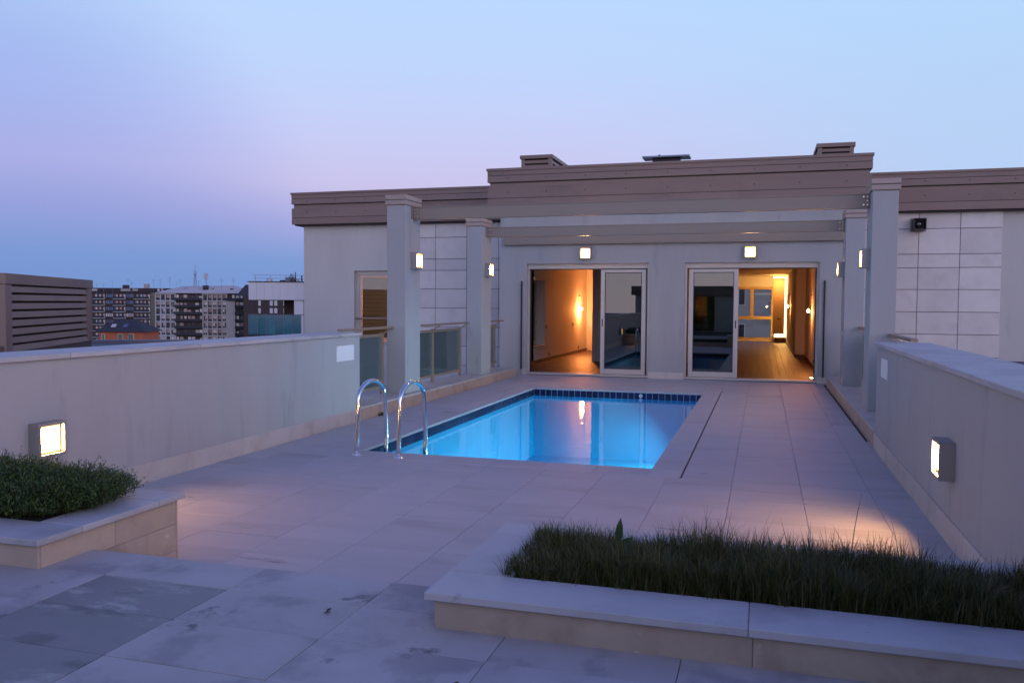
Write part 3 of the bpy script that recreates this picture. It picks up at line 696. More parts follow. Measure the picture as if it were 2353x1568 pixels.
# --- rooftop pieces
def louvre_box(label, x0, x1, y0, y1, z0, z1, nsl):
    l = tag(empty('roof_vent', ((x0 + x1) / 2, (y0 + y1) / 2, z0)), label, 'vent', 'louvred roof vents'); O = -Vector(l.location); t = .09
    MB().cbox(x0 - .03, x1 + .03, y0 - .03, y1 + .03, z1 - .09, z1, .004).build('lid', fascia_m, l, loc=O)
    for x in (x0, x1 - t):
        for y in (y0, y1 - t): MB().box(x, x + t, y, y + t, z0, z1 - .091).build('post', fascia_m, l, loc=O)
    MB().box(x0 + .06, x1 - .06, y0 + .06, y1 - .06, z0, z1 - .1).build('core', groove_m, l, loc=O)
    for i in range(nsl):
        z = z0 + (z1 - .1 - z0) * (i + .15) / nsl; hgt = (z1 - .1 - z0) / nsl * .62
        for ya, yb, s in ((y0 + .005, y0 + .05, 1), (y1 - .05, y1 - .005, -1)):
            MB().box(x0 + t, x1 - t, ya, yb, z, z + hgt).build('slat', fascia_m, l, loc=O)
        for xa, xb in ((x0 + .005, x0 + .05), (x1 - .05, x1 - .005)):
            MB().box(xa, xb, y0 + t, y1 - t, z, z + hgt).build('slat', fascia_m, l, loc=O)
ZR = 4.815
louvre_box('louvred brown roof vent above the left part of the penthouse', -5.93, -5.14, 20.5, 22.6, ZR, 5.40, 4)
louvre_box('louvred brown roof vent at the right end of the penthouse roof', 1.13, 1.90, 20.5, 22.4, ZR, 5.36, 4)
hp = tag(empty('solar_panel', (-2.3, 20.6, ZR)), 'flat dark panel on a low stand in the middle of the penthouse roof', 'solar panel')
MB().cbox(-.56, .56, -.25, .25, .37, .41, .004).build('panel', surf('panel_frame', (.16, .19, .24), .3, metal=.6), hp)
MB().box(-.33, .33, -.1, .1, 0, .365).build('stand', black_m, hp)
MB().tube([(-.18, 0, .41), (-.18, 0, .47)], .03, 6).build('fitting', black_m, hp)
# floodlight on the right-hand cladding
fl_ = tag(empty('floodlight', (3.43, YW - .044, 3.56)), 'dark square floodlight box on the stone cladding at right', 'floodlight')
MB().box(-.17, .17, -.012, 0, -.16, .16).build('back_plate', housing_m, fl_)
fb = MB().box(-.135, -.115, -.30, -.0125, -.135, .135).box(.115, .135, -.30, -.0125, -.135, .135).box(-.115, .115, -.30, -.0125, -.135, -.115).box(-.115, .115, -.30, -.0125, .115, .135).box(-.115, .115, -.10, -.0125, -.115, .115)
fb.build('housing', black_m, fl_)
MB().tube([(0, -.10, 0), (0, -.17, 0), (0, -.20, 0)], [.085, .085, .05], 16).build('lens', surf('lens_glass', (.03, .03, .035), .05, spec=1), fl_, smooth=True)

# --- stair block behind the camera (seen mirrored in the glass)
sb = tag(empty('stair_block', (-1.5, -6.2, 0)), 'rendered stair block with brown fascia behind the viewpoint', 'building'); O = -Vector(sb.location)
MB().box(-6.5, 2.4, -11, -6.2, -.2, 2.15).build('wall', plaster2_m, sb, loc=O)
MB().box(-6.7, 2.6, -11.2, -6.0, 2.152, 2.62).build('fascia', fascia_m, sb, loc=O)
MB().box(-3.5, -2.4, -6.2, -6.17, .3, 2.1).build('door', pane_m, sb, loc=O)
lamp('lamp on the stair block behind the viewpoint', (.35, -6.2, 1.5), math.pi / 2)

# --- neighbouring roofs
roof_m = surf('bitumen_roof', (.075, .078, .09), .7, var=.12, vscale=1.5, fine=40, bump=.1)
dark_m = surf('dark_render', (.10, .095, .10), .85, bump=.1)
for nm, x0, x1, y0, y1, z, lab in (('flat_roof', 2.4, 26, -8, YW, .42, 'dark flat roof beyond the right parapet'), ('lower_roof', -13, -6.6, 10.2, YW, -.75, 'shaded lower roof below the left glass railing'), ('side_roof', -30, -6.2, -8, 10.1, .55, 'dark flat roof beyond the left parapet')):
    tag(MB().box(x0, x1, y0, y1, ZG, z).build(nm, roof_m if nm != 'lower_roof' else plaster2_m), lab, 'roof', kind='structure')
tag(MB().box(-7.5, 3.3, -12, 40, ZG, -3.0).build('apartment_block', dark_m), 'lower storeys of the apartment block under the terrace', 'building')
P0 = survey(12, 690, 15.2); P1 = survey(211.6, 690, 20.2)
ang = math.atan2(P1.y - P0.y, P1.x - P0.x); LN = (Vector((P1.x, P1.y)) - Vector((P0.x, P0.y))).length
# roof the big louvre stands on
rf = tag(empty('louvre_roof', (P0.x, P0.y, .44), ang), 'dark sheet metal roof edge around the big louvred unit', 'roof')
MB().box(-4.5, 9.5, -2.4, 7, ZG - .6, -.02).build('roof_slab', roof_m, rf)
MB().cbox(-4.6, 9.6, -2.5, -2.3, -.12, .10, .01).build('flashing', surf('zinc_flashing', (.17, .18, .22), .4, metal=.5), rf)
MB().cbox(9.4, 9.62, -2.3, 7, -.12, .10, .01).build('flashing', MATS['zinc_flashing'], rf)
MB().box(-4.5, 9.4, -2.3, 6.9, -.019, .0).build('roof_sheet', roof_m, rf)
# big louvred unit: long face along local x, towards local -y (facing the terrace)
lu = tag(empty('louvre_unit', (P0.x, P0.y, .60), ang), 'large brown louvred ventilation unit standing beyond the left parapet', 'ventilation unit')
zt = 2.17 - .60
MB().box(.15, LN - .15, .14, 3.0, 0, zt - .2).build('core', groove_m, lu)
MB().cbox(-.02, LN + .02, -.02, 3.2, zt - .20, zt, .008).build('cap', fascia_m, lu)
MB().box(0, LN, .03, 3.1, -.16, .24).build('plinth', surf('dark_brown', (.09, .068, .058), .6, bump=.03), lu)
for a, b in ((0, .30), (LN - .36, LN)): MB().cbox(a, b, 0, .14, .12, zt - .202, .004).build('post', fascia_m, lu)
MB().box(0, .14, .141, 3.1, .12, zt - .202).build('end_panel', fascia_m, lu)
MB().box(LN - .14, LN, .141, 3.1, .12, zt - .202).build('end_panel', fascia_m, lu)
for i in range(8):
    z = .12 + i * .158
    lo = [(.30, -.005 if i == 0 else .005, z), (LN - .36, -.005 if i == 0 else .005, z), (LN - .36, .02, z), (.30, .02, z)]
    hi = [(.30, .085, z + .155), (LN - .36, .085, z + .155), (LN - .36, .10, z + .155), (.30, .10, z + .155)]
    hi = [(.30, .022, z + .112), (LN - .36, .022, z + .112), (LN - .36, .045, z + .112), (.30, .045, z + .112)]
    MB().hex8(lo, hi).build('slat', fascia_m, lu)
for i in range(8):
    z = .12 + i * .158; MB().box(-.005, .01, .45, 2.9, z, z + .105).build('slat', fascia_m, lu)

# ================================================================== PLANTERS
def planter(label, x0, x1, y0, y1, zbase, free_end, seed):
    """stone planter; free_end: which x end stands free ('r' or 'l')"""
    p = tag(empty('planter', ((x0 + x1) / 2, (y0 + y1) / 2, zbase)), label, 'planter'); O = -Vector(p.location)
    ov = .035; cw = .30; zc0 = ZC - .035
    X0 = x0 + (ov if free_end == 'l' else 0); X1 = x1 - (ov if free_end == 'r' else 0); Y0, Y1 = y0 + ov, y1 - ov
    t = .06
    core = MB().box(X0 + .015, X1 - .015, Y0 + .015, Y0 + t, -.02, zc0 - .001).box(X0 + .015, X1 - .015, Y1 - t, Y1 - .015, -.02, zc0 - .001)
    xe = X1 if free_end == 'r' else X0
    a, b = (X1 - t, X1 - .015) if free_end == 'r' else (X0 + .015, X0 + t)
    core.box(a, b, Y0 + t, Y1 - t, -.02, zc0 - .001); core.build('core', wgrout_m, p, loc=O)
    def stones(axis, fixed, u0, u1, rows, n, outw):
        for r_, (za, zb) in enumerate(rows):
            off = .5 * (r_ % 2); L = (u1 - u0) / n; edges = [u0] + [u0 + (k + off) * L for k in range(1 - (r_ % 2), n)] + [u1]
            edges = sorted(set(round(e, 4) for e in edges))
            for p0, p1 in zip(edges[:-1], edges[1:]):
                f0_, f1_ = sorted((fixed, fixed - outw * .016))
                if axis == 'x': MB().cbox(p0 + .001, p1 - .001, f0_, f1_, za + .001, zb - .001, .002).build('face_stone', tan_m, p, loc=O)
                else: MB().cbox(f0_, f1_, p0 + .001, p1 - .001, za + .001, zb - .001, .002).build('face_stone', tan_m, p, loc=O)
    up = [(zbase - .02, zc0)]; full = [(-.01, .10), (.10, .27), (.27, zc0)]
    stones('x', Y0, X0, X1, up, max(2, int((X1 - X0) / 1.05)), -1)
    stones('x', Y1, X0, X1, full, max(2, int((X1 - X0) / .9)), 1)
    stones('y', xe, Y0 + .017, Y1 - .017, full, 2, 1 if free_end == 'r' else -1)
    # coping ring
    def slab(a, b, c, d): MB().cbox(a + .001, b - .001, c + .001, d - .001, zc0, ZC, .004).build('coping_stone', copest_m, p, loc=O)
    n = 2
    e0, e1 = x0, x1
    for k in range(n):
        u, v = e0 + (e1 - e0) * k / n, e0 + (e1 - e0) * (k + 1) / n
        slab(u, v, y0, y0 + cw); slab(u, v, y1 - cw * .8, y1)
    if free_end == 'r': slab(x1 - cw, x1, y0 + cw, y1 - cw * .8)
    else: slab(x0, x0 + cw, y0 + cw, y1 - cw * .8)
    s0, s1 = (x0, x1 - cw + .02) if free_end == 'r' else (x0 + cw - .02, x1)
    MB().box(s0 + .01, s1 - .01, y0 + cw - .02, y1 - cw * .8 + .02, zc0 - .05, ZC - .015).build('soil', soil_m, p, loc=O)
    return p
planter('stone planter with trailing dark green shrubs against the left parapet', XL + .002, -3.51, 3.33, 4.47, ZT, 'r', 1)
planter('long low stone planter full of grass across the right foreground', -1.352, XR - .002, 3.228, 4.42, ZT, 'l', 2)

def leafmat(name, c1, c2, c3):
    mt, nt, out = newmat(name); n = nt.nodes; k = nt.links
    geo = n.new('ShaderNodeNewGeometry'); rp = n.new('ShaderNodeValToRGB'); cr = rp.color_ramp
    cr.elements[0].color = (*c1, 1); cr.elements[1].color = (*c3, 1); e = cr.elements.new(.5); e.color = (*c2, 1)
    k.new(geo.outputs['Random Per Island'], rp.inputs[0])
    p = n.new('ShaderNodeBsdfPrincipled'); p.inputs['Roughness'].default_value = .5; k.new(rp.outputs[0], p.inputs['Base Color'])
    t = n.new('ShaderNodeBsdfTranslucent'); k.new(rp.outputs[0], t.inputs[0])
    mx = n.new('ShaderNodeMixShader'); mx.inputs[0].default_value = .25; k.new(p.outputs[0], mx.inputs[1]); k.new(t.outputs[0], mx.inputs[2]); k.new(mx.outputs[0], out.inputs[0])
    return mt
grass_m = leafmat('grass_blade', (.030, .046, .007), (.060, .074, .012), (.16, .13, .04))
shrub_m = leafmat('shrub_leaf', (.030, .060, .010), (.060, .105, .016), (.13, .18, .03))
weed_m = leafmat('weed_leaf', (.03, .07, .02), (.03, .07, .02), (.04, .08, .02))
stem_m = surf('twig', (.05, .035, .022), .8, bump=0)
rnd = random.Random(11)
def blade(mb, x, y, z, h, lean, az, w, seg=3):
    dx, dy = math.cos(az), math.sin(az); px_, py_ = -dy, dx; b = len(mb.v)
    for i in range(seg):
        t = i / seg; o = lean * t * t; hh = h * (t - .25 * t * t * min(1, lean / max(h, .01)))
        ww = w * (1 - t * .75)
        mb.v.append((x + dx * o - px_ * ww, y + dy * o - py_ * ww, z + hh)); mb.v.append((x + dx * o + px_ * ww, y + dy * o + py_ * ww, z + hh))
    mb.v.append((x + dx * lean, y + dy * lean, z + h * (1 - .25 * min(1, lean / max(h, .01)))))
    for i in range(seg - 1): mb.f.append((b + 2 * i, b + 2 * i + 1, b + 2 * i + 3, b + 2 * i + 2))
    mb.f.append((b + 2 * seg - 2, b + 2 * seg - 1, b + 2 * seg))
# grass in the right planter: dense tufts, taller on the left end
gm = MB()
GX0, GX1, GY0, GY1 = -1.10, XR - .02, 3.53, 4.20
for t in range(1900):
    cx, cy = rnd.uniform(GX0, GX1), rnd.uniform(GY0, GY1)
    edge = min((cx - GX0) / .12, (cy - GY0) / .10, (GY1 - cy) / .10, 1); edge = max(edge, .15)
    hm = (.135 + .035 * math.sin(cx * 3.1 + 1) + .02 * math.sin(cx * 9 + cy * 7)) * (.65 + .35 * edge)
    hm *= 1.12 if cx < -.2 else (.95 if cx < .5 else 1.05)
    cl = .8 + .45 * rnd.random() ** 1.5
    for _ in range(rnd.randint(10, 26)):
        az = rnd.uniform(0, 2 * math.pi); r_ = rnd.uniform(0, .028)
        h = hm * cl * rnd.uniform(.45, 1.25) * (1.4 if rnd.random() < .03 else 1)
        blade(gm, cx + r_ * math.cos(az), cy + r_ * math.sin(az), ZC - .02, h, h * rnd.uniform(.1, .75), az + rnd.uniform(-.5, .5), rnd.uniform(.0013, .0028))
tag(gm.build('grass', grass_m), 'dense dark grass filling the long right-hand planter', 'grass', kind='stuff')
# weeds standing out of the grass
w1 = MB()
for az, h, ln, w in ((.4, .42, .05, .006), (2.6, .27, .09, .006), (4.2, .16, .08, .006), (5.2, .22, .05, .005)): blade(w1, .395, 3.98, ZC - .02, h, ln, az, w, 5)
tag(w1.build('weed', weed_m), 'tall pale green grass stalk sticking up from the planter at right', 'weed')
w2 = MB()
def leaf(mb, p, d, n, L, wd):
    d = d.normalized(); s = d.cross(n).normalized(); n2 = s.cross(d).normalized(); b = len(mb.v)
    for a, c, u in ((0, 0, 0), (.35, -.5, .05), (.35, .5, .05), (.72, -.36, .06), (.72, .36, .06), (1, 0, 0)):
        q = p + d * (a * L) + s * (c * wd) + n2 * (u * L); mb.v.append(tuple(q))
    mb.f += [(b, b + 2, b + 1), (b + 1, b + 2, b + 4, b + 3), (b + 3, b + 4, b + 5)]
leaf(w2, Vector((-.655, 4.0, ZC + .05)), Vector((.1, 0, 1)), Vector((0, -1, 0)), .135, .042)
leaf(w2, Vector((-.655, 4.0, ZC + .04)), Vector((.8, -.2, .6)), Vector((0, -1, .5)), .10, .035)
leaf(w2, Vector((-.655, 4.0, ZC + .03)), Vector((-.9, -.3, .4)), Vector((0, -.6, 1)), .10, .035)
tag(w2.build('broadleaf_weed', weed_m), 'single broad leaf weed upright among the planter grass', 'weed')
w3 = MB()
for i in range(26): leaf(w3, Vector((XL + .04 + rnd.uniform(-.02, .03), 11.3 + rnd.uniform(-.07, .07), .0)), Vector((rnd.uniform(-.3, 1), rnd.uniform(-1, 1), rnd.uniform(.3, 1.2))), Vector((0, 0, 1)), rnd.uniform(.04, .08), .02)
tag(w3.build('kerb_weed', weed_m), 'small weed growing at the foot of the left stone kerb', 'weed')
# shrubs in the left planter: many twigs carrying small leaves
def shrub(label, cx, cy, rx, ry, h, n, seed):
    q = random.Random(seed); s = tag(empty('shrub', (cx, cy, ZC - .02)), label, 'shrub', 'trailing shrubs in the left planter')
    lf = MB(); tw = MB()
    for i in range(n):
        a = q.uniform(0, 2 * math.pi); u = math.sqrt(q.random()); bx, by = u * rx * .8 * math.cos(a), u * ry * .8 * math.sin(a)
        hh = h * math.sqrt(max(.05, 1 - u * u * .82)) * q.uniform(.72, 1.08) * (1.35 if q.random() < .025 else 1)
        lx, ly = bx + .22 * rx * math.cos(a) * u + q.uniform(-.05, .05), by + .22 * ry * math.sin(a) * u + q.uniform(-.05, .05)
        p0 = Vector((bx * .7, by * .7, 0)); p1 = Vector((lx, ly, hh))
        if i % 3 == 0: tw.tube([p0, (p0 + p1) / 2 + Vector((q.uniform(-.03, .03), q.uniform(-.03, .03), .02)), p1], [.004, .003, .0015], 4, caps=False)
        m_ = q.randint(16, 22)
        for k in range(m_):
            t = .35 + .65 * k / (m_ - 1); p = p0.lerp(p1, t) + Vector((q.gauss(0, .012), q.gauss(0, .012), q.gauss(0, .008)))
            if p.z < .015: p.z = .015
            d = Vector((q.uniform(-1, 1), q.uniform(-1, 1), q.uniform(-.1, 1.1)))
            leaf(lf, p, d, Vector((q.uniform(-.4, .4), q.uniform(-.4, .4), 1)), q.uniform(.018, .034), q.uniform(.004, .008))
    lf.build('foliage', shrub_m, s); tw.build('stem', stem_m, s)
    return s
shrub('dense dark green shrub at the free end of the left planter', -4.05, 3.98, .44, .46, .235, 1300, 1)
shrub('leafy dark green shrub in the left planter under the parapet lamp', -4.45, 3.94, .48, .48, .265, 1500, 2)
shrub('dark green shrub in the left planter at the picture edge', -5.0, 3.96, .46, .46, .28, 1200, 3)
# fallen leaves and debris
for x, y, lab in ((-1.845, 3.262, 'small dry brown leaf on the terrace stone'), (-1.05, 2.75, 'curled dead leaf below the long planter')):
    d = MB(); leaf(d, Vector((x, y, ZT + .004)), Vector((1, .3, .05)), Vector((0, 0, 1)), .035, .02); leaf(d, Vector((x + .01, y + .01, ZT + .006)), Vector((.4, 1, .3)), Vector((0, 0, 1)), .03, .02)
    tag(d.build('fallen_leaf', surf('dry_leaf_' + lab[:5].strip(), (.05, .03, .018), .8, bump=0)), lab, 'leaf')

# ================================================================== CITY BEYOND
def cm(name, col, rough=.8, **k): return surf(name, col, rough, var=.08, vscale=.15, fine=2, bump=0, **k)
darkbrick_m = cm('dark_brick', (.045, .032, .032)); slabw_m = cm('pale_slab', (.50, .48, .50)); railk_m = cm('dark_balcony', (.03, .032, .042)); cream_m = cm('cream_shutter', (.50, .46, .44), rand=.3)
redc_m = cm('red_curtain', (.16, .06, .055), rand=.4); bluew_m = cm('blue_window', (.10, .13, .22), .3, rand=.4); olive_m = cm('olive_render', (.16, .15, .10)); greyw_m = cm('pale_concrete', (.40, .40, .42))
beigec_m = cm('beige_concrete', (.38, .35, .33)); deepw_m = cm('deep_window', (.035, .032, .038), .25, rand=.5); proof_m = cm('pale_roof', (.46, .43, .43)); droof_m = cm('slate_roof', (.035, .036, .046)); orange_m = cm('orange_render', (.40, .11, .05)); shut_m = cm('green_shutter', (.13, .16, .11))
mast_m = cm('grey_mast', (.22, .23, .27)); tealp_m = surf('teal_glass', (.04, .17, .21), .12, var=.15, vscale=.8, bump=0, rand=.15, spec=.8); whitep_m = cm('white_panel', (.66, .63, .65), rand=.03); pinkw_m = cm('pink_wall', (.34, .24, .22), rand=.3)
CAMR = math.atan2(RT.y, RT.x)
def far_root(name, label, px, dist, turn=0.0, cat='building'):
    p = survey(px, 690, dist); e = tag(empty(name, (p.x, p.y, ZG), CAMR + turn), label, cat); return e
def zpx(py, dist, px=400):             # height above the city ground of an image row at that distance
    return survey(px, py, dist).z - ZG
SH = {}
def cell(name, parent, x, y, z, w, d, h, mat):
    k = (round(w, 2), round(d, 2), round(h, 2), mat.name)
    if k not in SH: SH[k] = MB().box(-w / 2, w / 2, -d, 0, 0, h).mesh(name, mat)
    return obj(name, SH[k], parent, (x, y, z))
rc = random.Random(5)
# A: dark balcony block
DA = 390.0; kA = DA / FPX; A = far_root('apartment_tower', 'dark brown apartment block with white balcony edges behind the orange house', 120, DA)
x1 = (345 - 120) * kA; eA = zpx(671.5, DA)
MB().box(0, x1, 0, 14, 0, eA).build('wall', darkbrick_m, A)
MB().box(x1, x1 + .25, .2, 14.5, 0, eA - .3).build('side_wall', olive_m, A)
MB().hex8([(x1, 0, 0), (x1 + 2.7, 6, 0), (x1 + 2.7, 14, 0), (x1, 14, 0)], [(x1, 0, eA), (x1 + 2.7, 6, eA), (x1 + 2.7, 14, eA), (x1, 14, eA)]).build('end_wall', olive_m, A)
rA = MB().box(-.3, x1 + .6, -.5, 14, eA, eA + .35).build('roof', droof_m, A)
MB().box(0, x1 + 7, 2.4, 12, eA + .35, eA + 1.95).build('attic', darkbrick_m, rA)
MB().box(14, 20, 2.2, 2.39, eA + .5, eA + 1.5).build('attic_window', cream_m, rA)
MB().box(31, 35.5, 2.2, 2.39, eA + .5, eA + 1.6).build('attic_window', cream_m, rA)
MB().box(36.5, 39, 2.2, 2.39, eA + .6, eA + 1.6).build('attic_window', cream_m, rA)
for xx in (x1 + 2.5, x1 + 4.3): MB().box(xx, xx + .9, 2.2, 2.39, eA + .5, eA + 1.7).build('attic_window', cream_m, rA)
for xx, w_, h_ in ((31.0, 2.4, 1.9), (41.0, 2.0, 2.6)): MB().box(xx, xx + w_, 4, 6, eA + 1.9, eA + 1.9 + h_ * .8).build('chimney', beigec_m if xx > 35 else darkbrick_m, rA)
cbx = lambda c: (200 / 1.19345 + c * .13894 - 120) * kA
bays = [('b', cbx(340), cbx(530)), ('w', cbx(540), cbx(665)), ('b', cbx(680), cbx(872)), ('w', cbx(880), cbx(1005)), ('b', cbx(1020), cbx(1275)), ('b', cbx(10), cbx(180)), ('w', cbx(190), cbx(325))]
fp = 2.98
for r_ in range(8):
    zf = eA - .25 - fp * (r_ + 1)
    for kd, a, b in bays:
        if kd == 'b':
            bo = obj('balcony', MB().box(a, b, -1.3, 0, zf - .12, zf + .14).mesh('balcony', slabw_m), A)
            obj('balcony_rail', MB().box(a, b, -1.32, -1.24, zf + .15, zf + 1.1).mesh('balcony_rail', railk_m), bo)
            n = 4 if b - a > 6.5 else 3
            for i in range(n):
                xc = a + (i + .5) * (b - a) / n; cell('window', A, xc - .35, -.02, zf + .15, .75, .12, 2.1, rc.choice([deepw_m, redc_m, redc_m, bluew_m])); cell('shutter', A, xc + .45, -.02, zf + .15, rc.choice([.6, .75]), .14, 2.05, cream_m)
        else:
            for i in range(4): cell('window', A, a + (i + .5) * (b - a) / 4, -.02, zf + .75, .62, .12, 1.5, cream_m if (r_ == 3 and a > 20) else bluew_m)
# B: pale gridded block with hipped roof
DB = 350.0; kB = DB / FPX; B = far_root('gridded_apartment_block', 'pale gridded apartment block with light grey hipped roof', 357, DB)
eB = zpx(673, DB); wB = 38.6
bxb = lambda c: (200 / 1.19345 + c * .13894 - 357.2) * kB
bxc = lambda c: (540 / 1.19345 + c * .13894 - 357.2) * kB
segs = dict(g1=(bxb(1365), bxb(1690)), bal=(bxb(1690), bxb(2140)), g2=(bxc(95), bxc(490)), blank=(bxc(490), bxc(632)), end=(bxc(632), bxc(835)))
MB().box(0, wB, .6, 14, 0, eB).build('wall', darkbrick_m, B)
MB().hex8([(-.6, -.5, eB), (segs['end'][1] + .4, -.5, eB), (segs['end'][1] + .4, 14.5, eB), (-.6, 14.5, eB)], [(3.0 + 6, 6.5, eB + 3.0), (bxc(530), 6.0, eB + 3.4), (bxc(530), 8, eB + 3.4), (9, 8, eB + 3.0)]).build('roof', proof_m, B)
for xx, yy in ((11, 3.5), (22.5, 3), (30.5, 2.5), (35.5, 1.5)): MB().box(xx, xx + 1.0, yy, yy + .8, eB + 1.6, eB + 2.15).build('roof_window', droof_m, B)
MB().box(segs['blank'][0], segs['blank'][1], -.05, .59, 0, eB - 3.1).build('blank_wall', beigec_m, B)
fpB = 2.92
def grid(seg, ncol, mat, nrow=8):
    a, b = segs[seg]; g = MB(); w = (b - a) / ncol
    for i in range(ncol + 1): g.box(a + i * w - .22, a + i * w + .22, -.06, .59, eB - fpB * nrow - 3, eB - .02)
    for r_ in range(nrow + 1):
        z = eB - fpB * r_ - .02
        for i in range(ncol): g.box(a + i * w + .22, a + (i + 1) * w - .22, -.05, .58, z - .5, z)
    g.build('facade_grid', mat, B)
    for r_ in range(nrow):
        zf = eB - fpB * (r_ + 1)
        for i in range(ncol):
            xc = a + (i + .5) * w; open_ = (i % 2 == (0 if seg == 'g1' else 1)) or r_ == 0
            if open_:
                cell('window', B, xc + .1, .55, zf + .02, w - .7, .08, 2.3, rc.choice([deepw_m, pinkw_m, pinkw_m])); cell('balcony_rail', B, xc, .12, zf + .0, w - .46, .06, .95, railk_m)
            else:
                cell('infill', B, xc, .40, zf, w - .45, .1, 2.42, mat)
                for s in (-1, 1): cell('window', B, xc + s * w * .19, .29, zf + .15, .62, .05, .85, deepw_m); cell('window', B, xc + s * w * .19, .29, zf + 1.05, .62, .05, 1.05, rc.choice([cream_m, cream_m, deepw_m]))
grid('g1', 4, greyw_m); grid('g2', 5, beigec_m)
for sg in ('bal', 'end', 'blank'):
    a, b = segs[sg]
    for r_ in range(8 if sg != 'blank' else 1):
        zf = eB - fpB * (r_ + 1)
        bo = obj('balcony', MB().box(a, b, -.75, .59, zf - .14, zf + .05).mesh('balcony', railk_m), B); obj('balcony_rail', MB().box(a, b, -.78, -.7, zf + .06, zf + 1.0).mesh('balcony_rail', railk_m), bo)
        n = max(2, int((b - a) / 1.6))
        for i in range(n):
            if rc.random() < .8: cell('window', B, a + (i + .5) * (b - a) / n, .58, zf + .1, (b - a) / n * rc.choice([.55, .8, .9]), .08, rc.choice([2.1, 2.2, 1.6]), rc.choice([cream_m, cream_m, deepw_m, pinkw_m]))
# dark block behind, right of B
DD = 330.0; kD = DD / FPX; D_ = far_root('brick_apartment_block', 'dark brick apartment block glimpsed behind the white penthouse', 548, DD)
eD = zpx(688, DD, 600); MB().box(0, 30, 6, 20, 0, eD + 1.5).build('wall', darkbrick_m, D_)
MB().hex8([(-3, 6, eD + 1.5), (31, 6, eD + 1.5), (31, 20, eD + 1.5), (-3, 20, eD + 1.5)], [(-1, 12, eD + 6.1), (29, 12, eD + 5.2), (29, 14, eD + 5.2), (-1, 14, eD + 6.1)]).build('roof', droof_m, D_)
for r_ in range(3):
    for xx, w_, mt in ((6.5, .9, cream_m), (11.2, 1.2, slabw_m), (13, 1.2, slabw_m), (16.5, .9, cream_m)): cell('window', D_, xx, 5.98, eD - 3 * (r_ + 1) + .6, w_, .2, 2.0, mt)
# orange house
DO = 210.0; kO = DO / FPX; O_ = far_root('orange_house', 'small orange house with dark hipped roof among the blocks', 226, DO, cat='house')
eO = zpx(761.5, DO, 270); wO = (329 - 226) * kO
MB().box(0, wO, 0, 9, 0, eO).build('wall', orange_m, O_)
ro = MB().hex8([(-.8, -.8, eO), (wO + .8, -.8, eO), (wO + .8, 9.8, eO), (-.8, 9.8, eO)], [(2.6, 4, eO + 2.9), (wO - 3.6, 4, eO + 2.9), (wO - 3.6, 5, eO + 2.9), (2.6, 5, eO + 2.9)]).build('roof', droof_m, O_)
for xx in (2.6, 5.6): MB().hex8([(xx, .9, eO + 1.05), (xx + 1.1, .9, eO + 1.05), (xx + 1.1, 1.9, eO + 1.7), (xx, 1.9, eO + 1.7)], [(xx, .8, eO + 1.2), (xx + 1.1, .8, eO + 1.2), (xx + 1.1, 1.8, eO + 1.85), (xx, 1.8, eO + 1.85)]).build('skylight', slabw_m if xx < 4 else bluew_m, ro)
for xx, w_ in ((1.1, .55), (5.4, 1.1), (7.6, .35), (8.2, 1.0)):
    wi = MB().box(xx - w_ / 2 - .12, xx + w_ / 2 + .12, -.06, 0, eO - 2.1, eO - .5).build('window', cream_m, O_); MB().box(xx - w_ / 2, xx + w_ / 2, -.10, -.061, eO - 2.0, eO - .6).build('shutter', shut_m, wi)
# white modern penthouse
DC = 45.0; kC = DC / FPX; P_ = far_root('white_penthouse', 'white modern penthouse with teal glass balustrade behind the left wing', 571, DC)
zc = lambda py: zpx(py, DC, 630)
z0, z1, zg0, zg1 = zc(688.5), zc(646), zc(768), zc(722.5)
MB().box(.02, 7, .03, 7, z0, z1 - .04).build('wall', whitep_m, P_)
for i in range(14): MB().box(i * .425 + .004, (i + 1) * .425 - .004, 0, .028, z0, z1 - .045).build('panel', whitep_m, P_)
MB().box(-.06, 7, -.05, 7, z1 - .04, z1).build('roof_edge', droof_m, P_)
MB().box(1.3, 7, 2.2, 7, zg0, z0).build('recess_wall', cm('recess_brown', (.07, .05, .04)), P_)
MB().box(2.05, 2.25, 2.1, 2.19, zg1 - .1, z0 - .1).build('window', pinkw_m, P_)
MB().box(2.42, 2.92, .1, 2.1, zg0, z0 - .002).build('pier', whitep_m, P_)
MB().box(2.94, 3.1, .3, 2.1, zg0, z0 - .002).build('side_recess', droof_m, P_)
MB().box(-.02, 7, .05, 7, zg0 - .5, zg0 - .001).build('terrace_slab', droof_m, P_); MB().box(.2, 7, .4, 7, 0, zg0 - .5).build('lower_wall', dark_m, P_)
ba = MB().tube([(-.02, .06, zg1), (3.0, .06, zg1)], .016, 8).build('balustrade_rail', mast_m, P_)
for i in range(6):
    xx = -.01 + i * .47; obj('glass_pane', MB().box(xx + .015, xx + .455, .055, .067, zg0, zg1 - .03).mesh('glass_pane', tealp_m), P_)
    MB().box(xx - .012, xx + .012, .03, .09, zg0, zg1 - .005).build('post', mast_m, P_)
for zz in (z1 + .17, z1 + .34): MB().tube([(.1, .5, zz), (7, .5, zz)], .01, 6).build('roof_rail', mast_m, P_)
for i in range(8): MB().tube([(.22 + i * .83, .5, z1), (.22 + i * .83, .5, z1 + .34)], .012, 6).build('roof_rail_post', mast_m, P_)
for xx, w_, h_, mt in ((.62, .05, .2, slabw_m), (.68, .2, .16, whitep_m), (1.35, .25, .1, redc_m), (1.65, .5, .26, mast_m), (2.2, .18, .16, whitep_m), (2.85, .08, .22, slabw_m)): MB().box(xx, xx + w_, 1.2, 1.5, z1, z1 + h_).build('roof_item', mt, P_)
pr = random.Random(3)
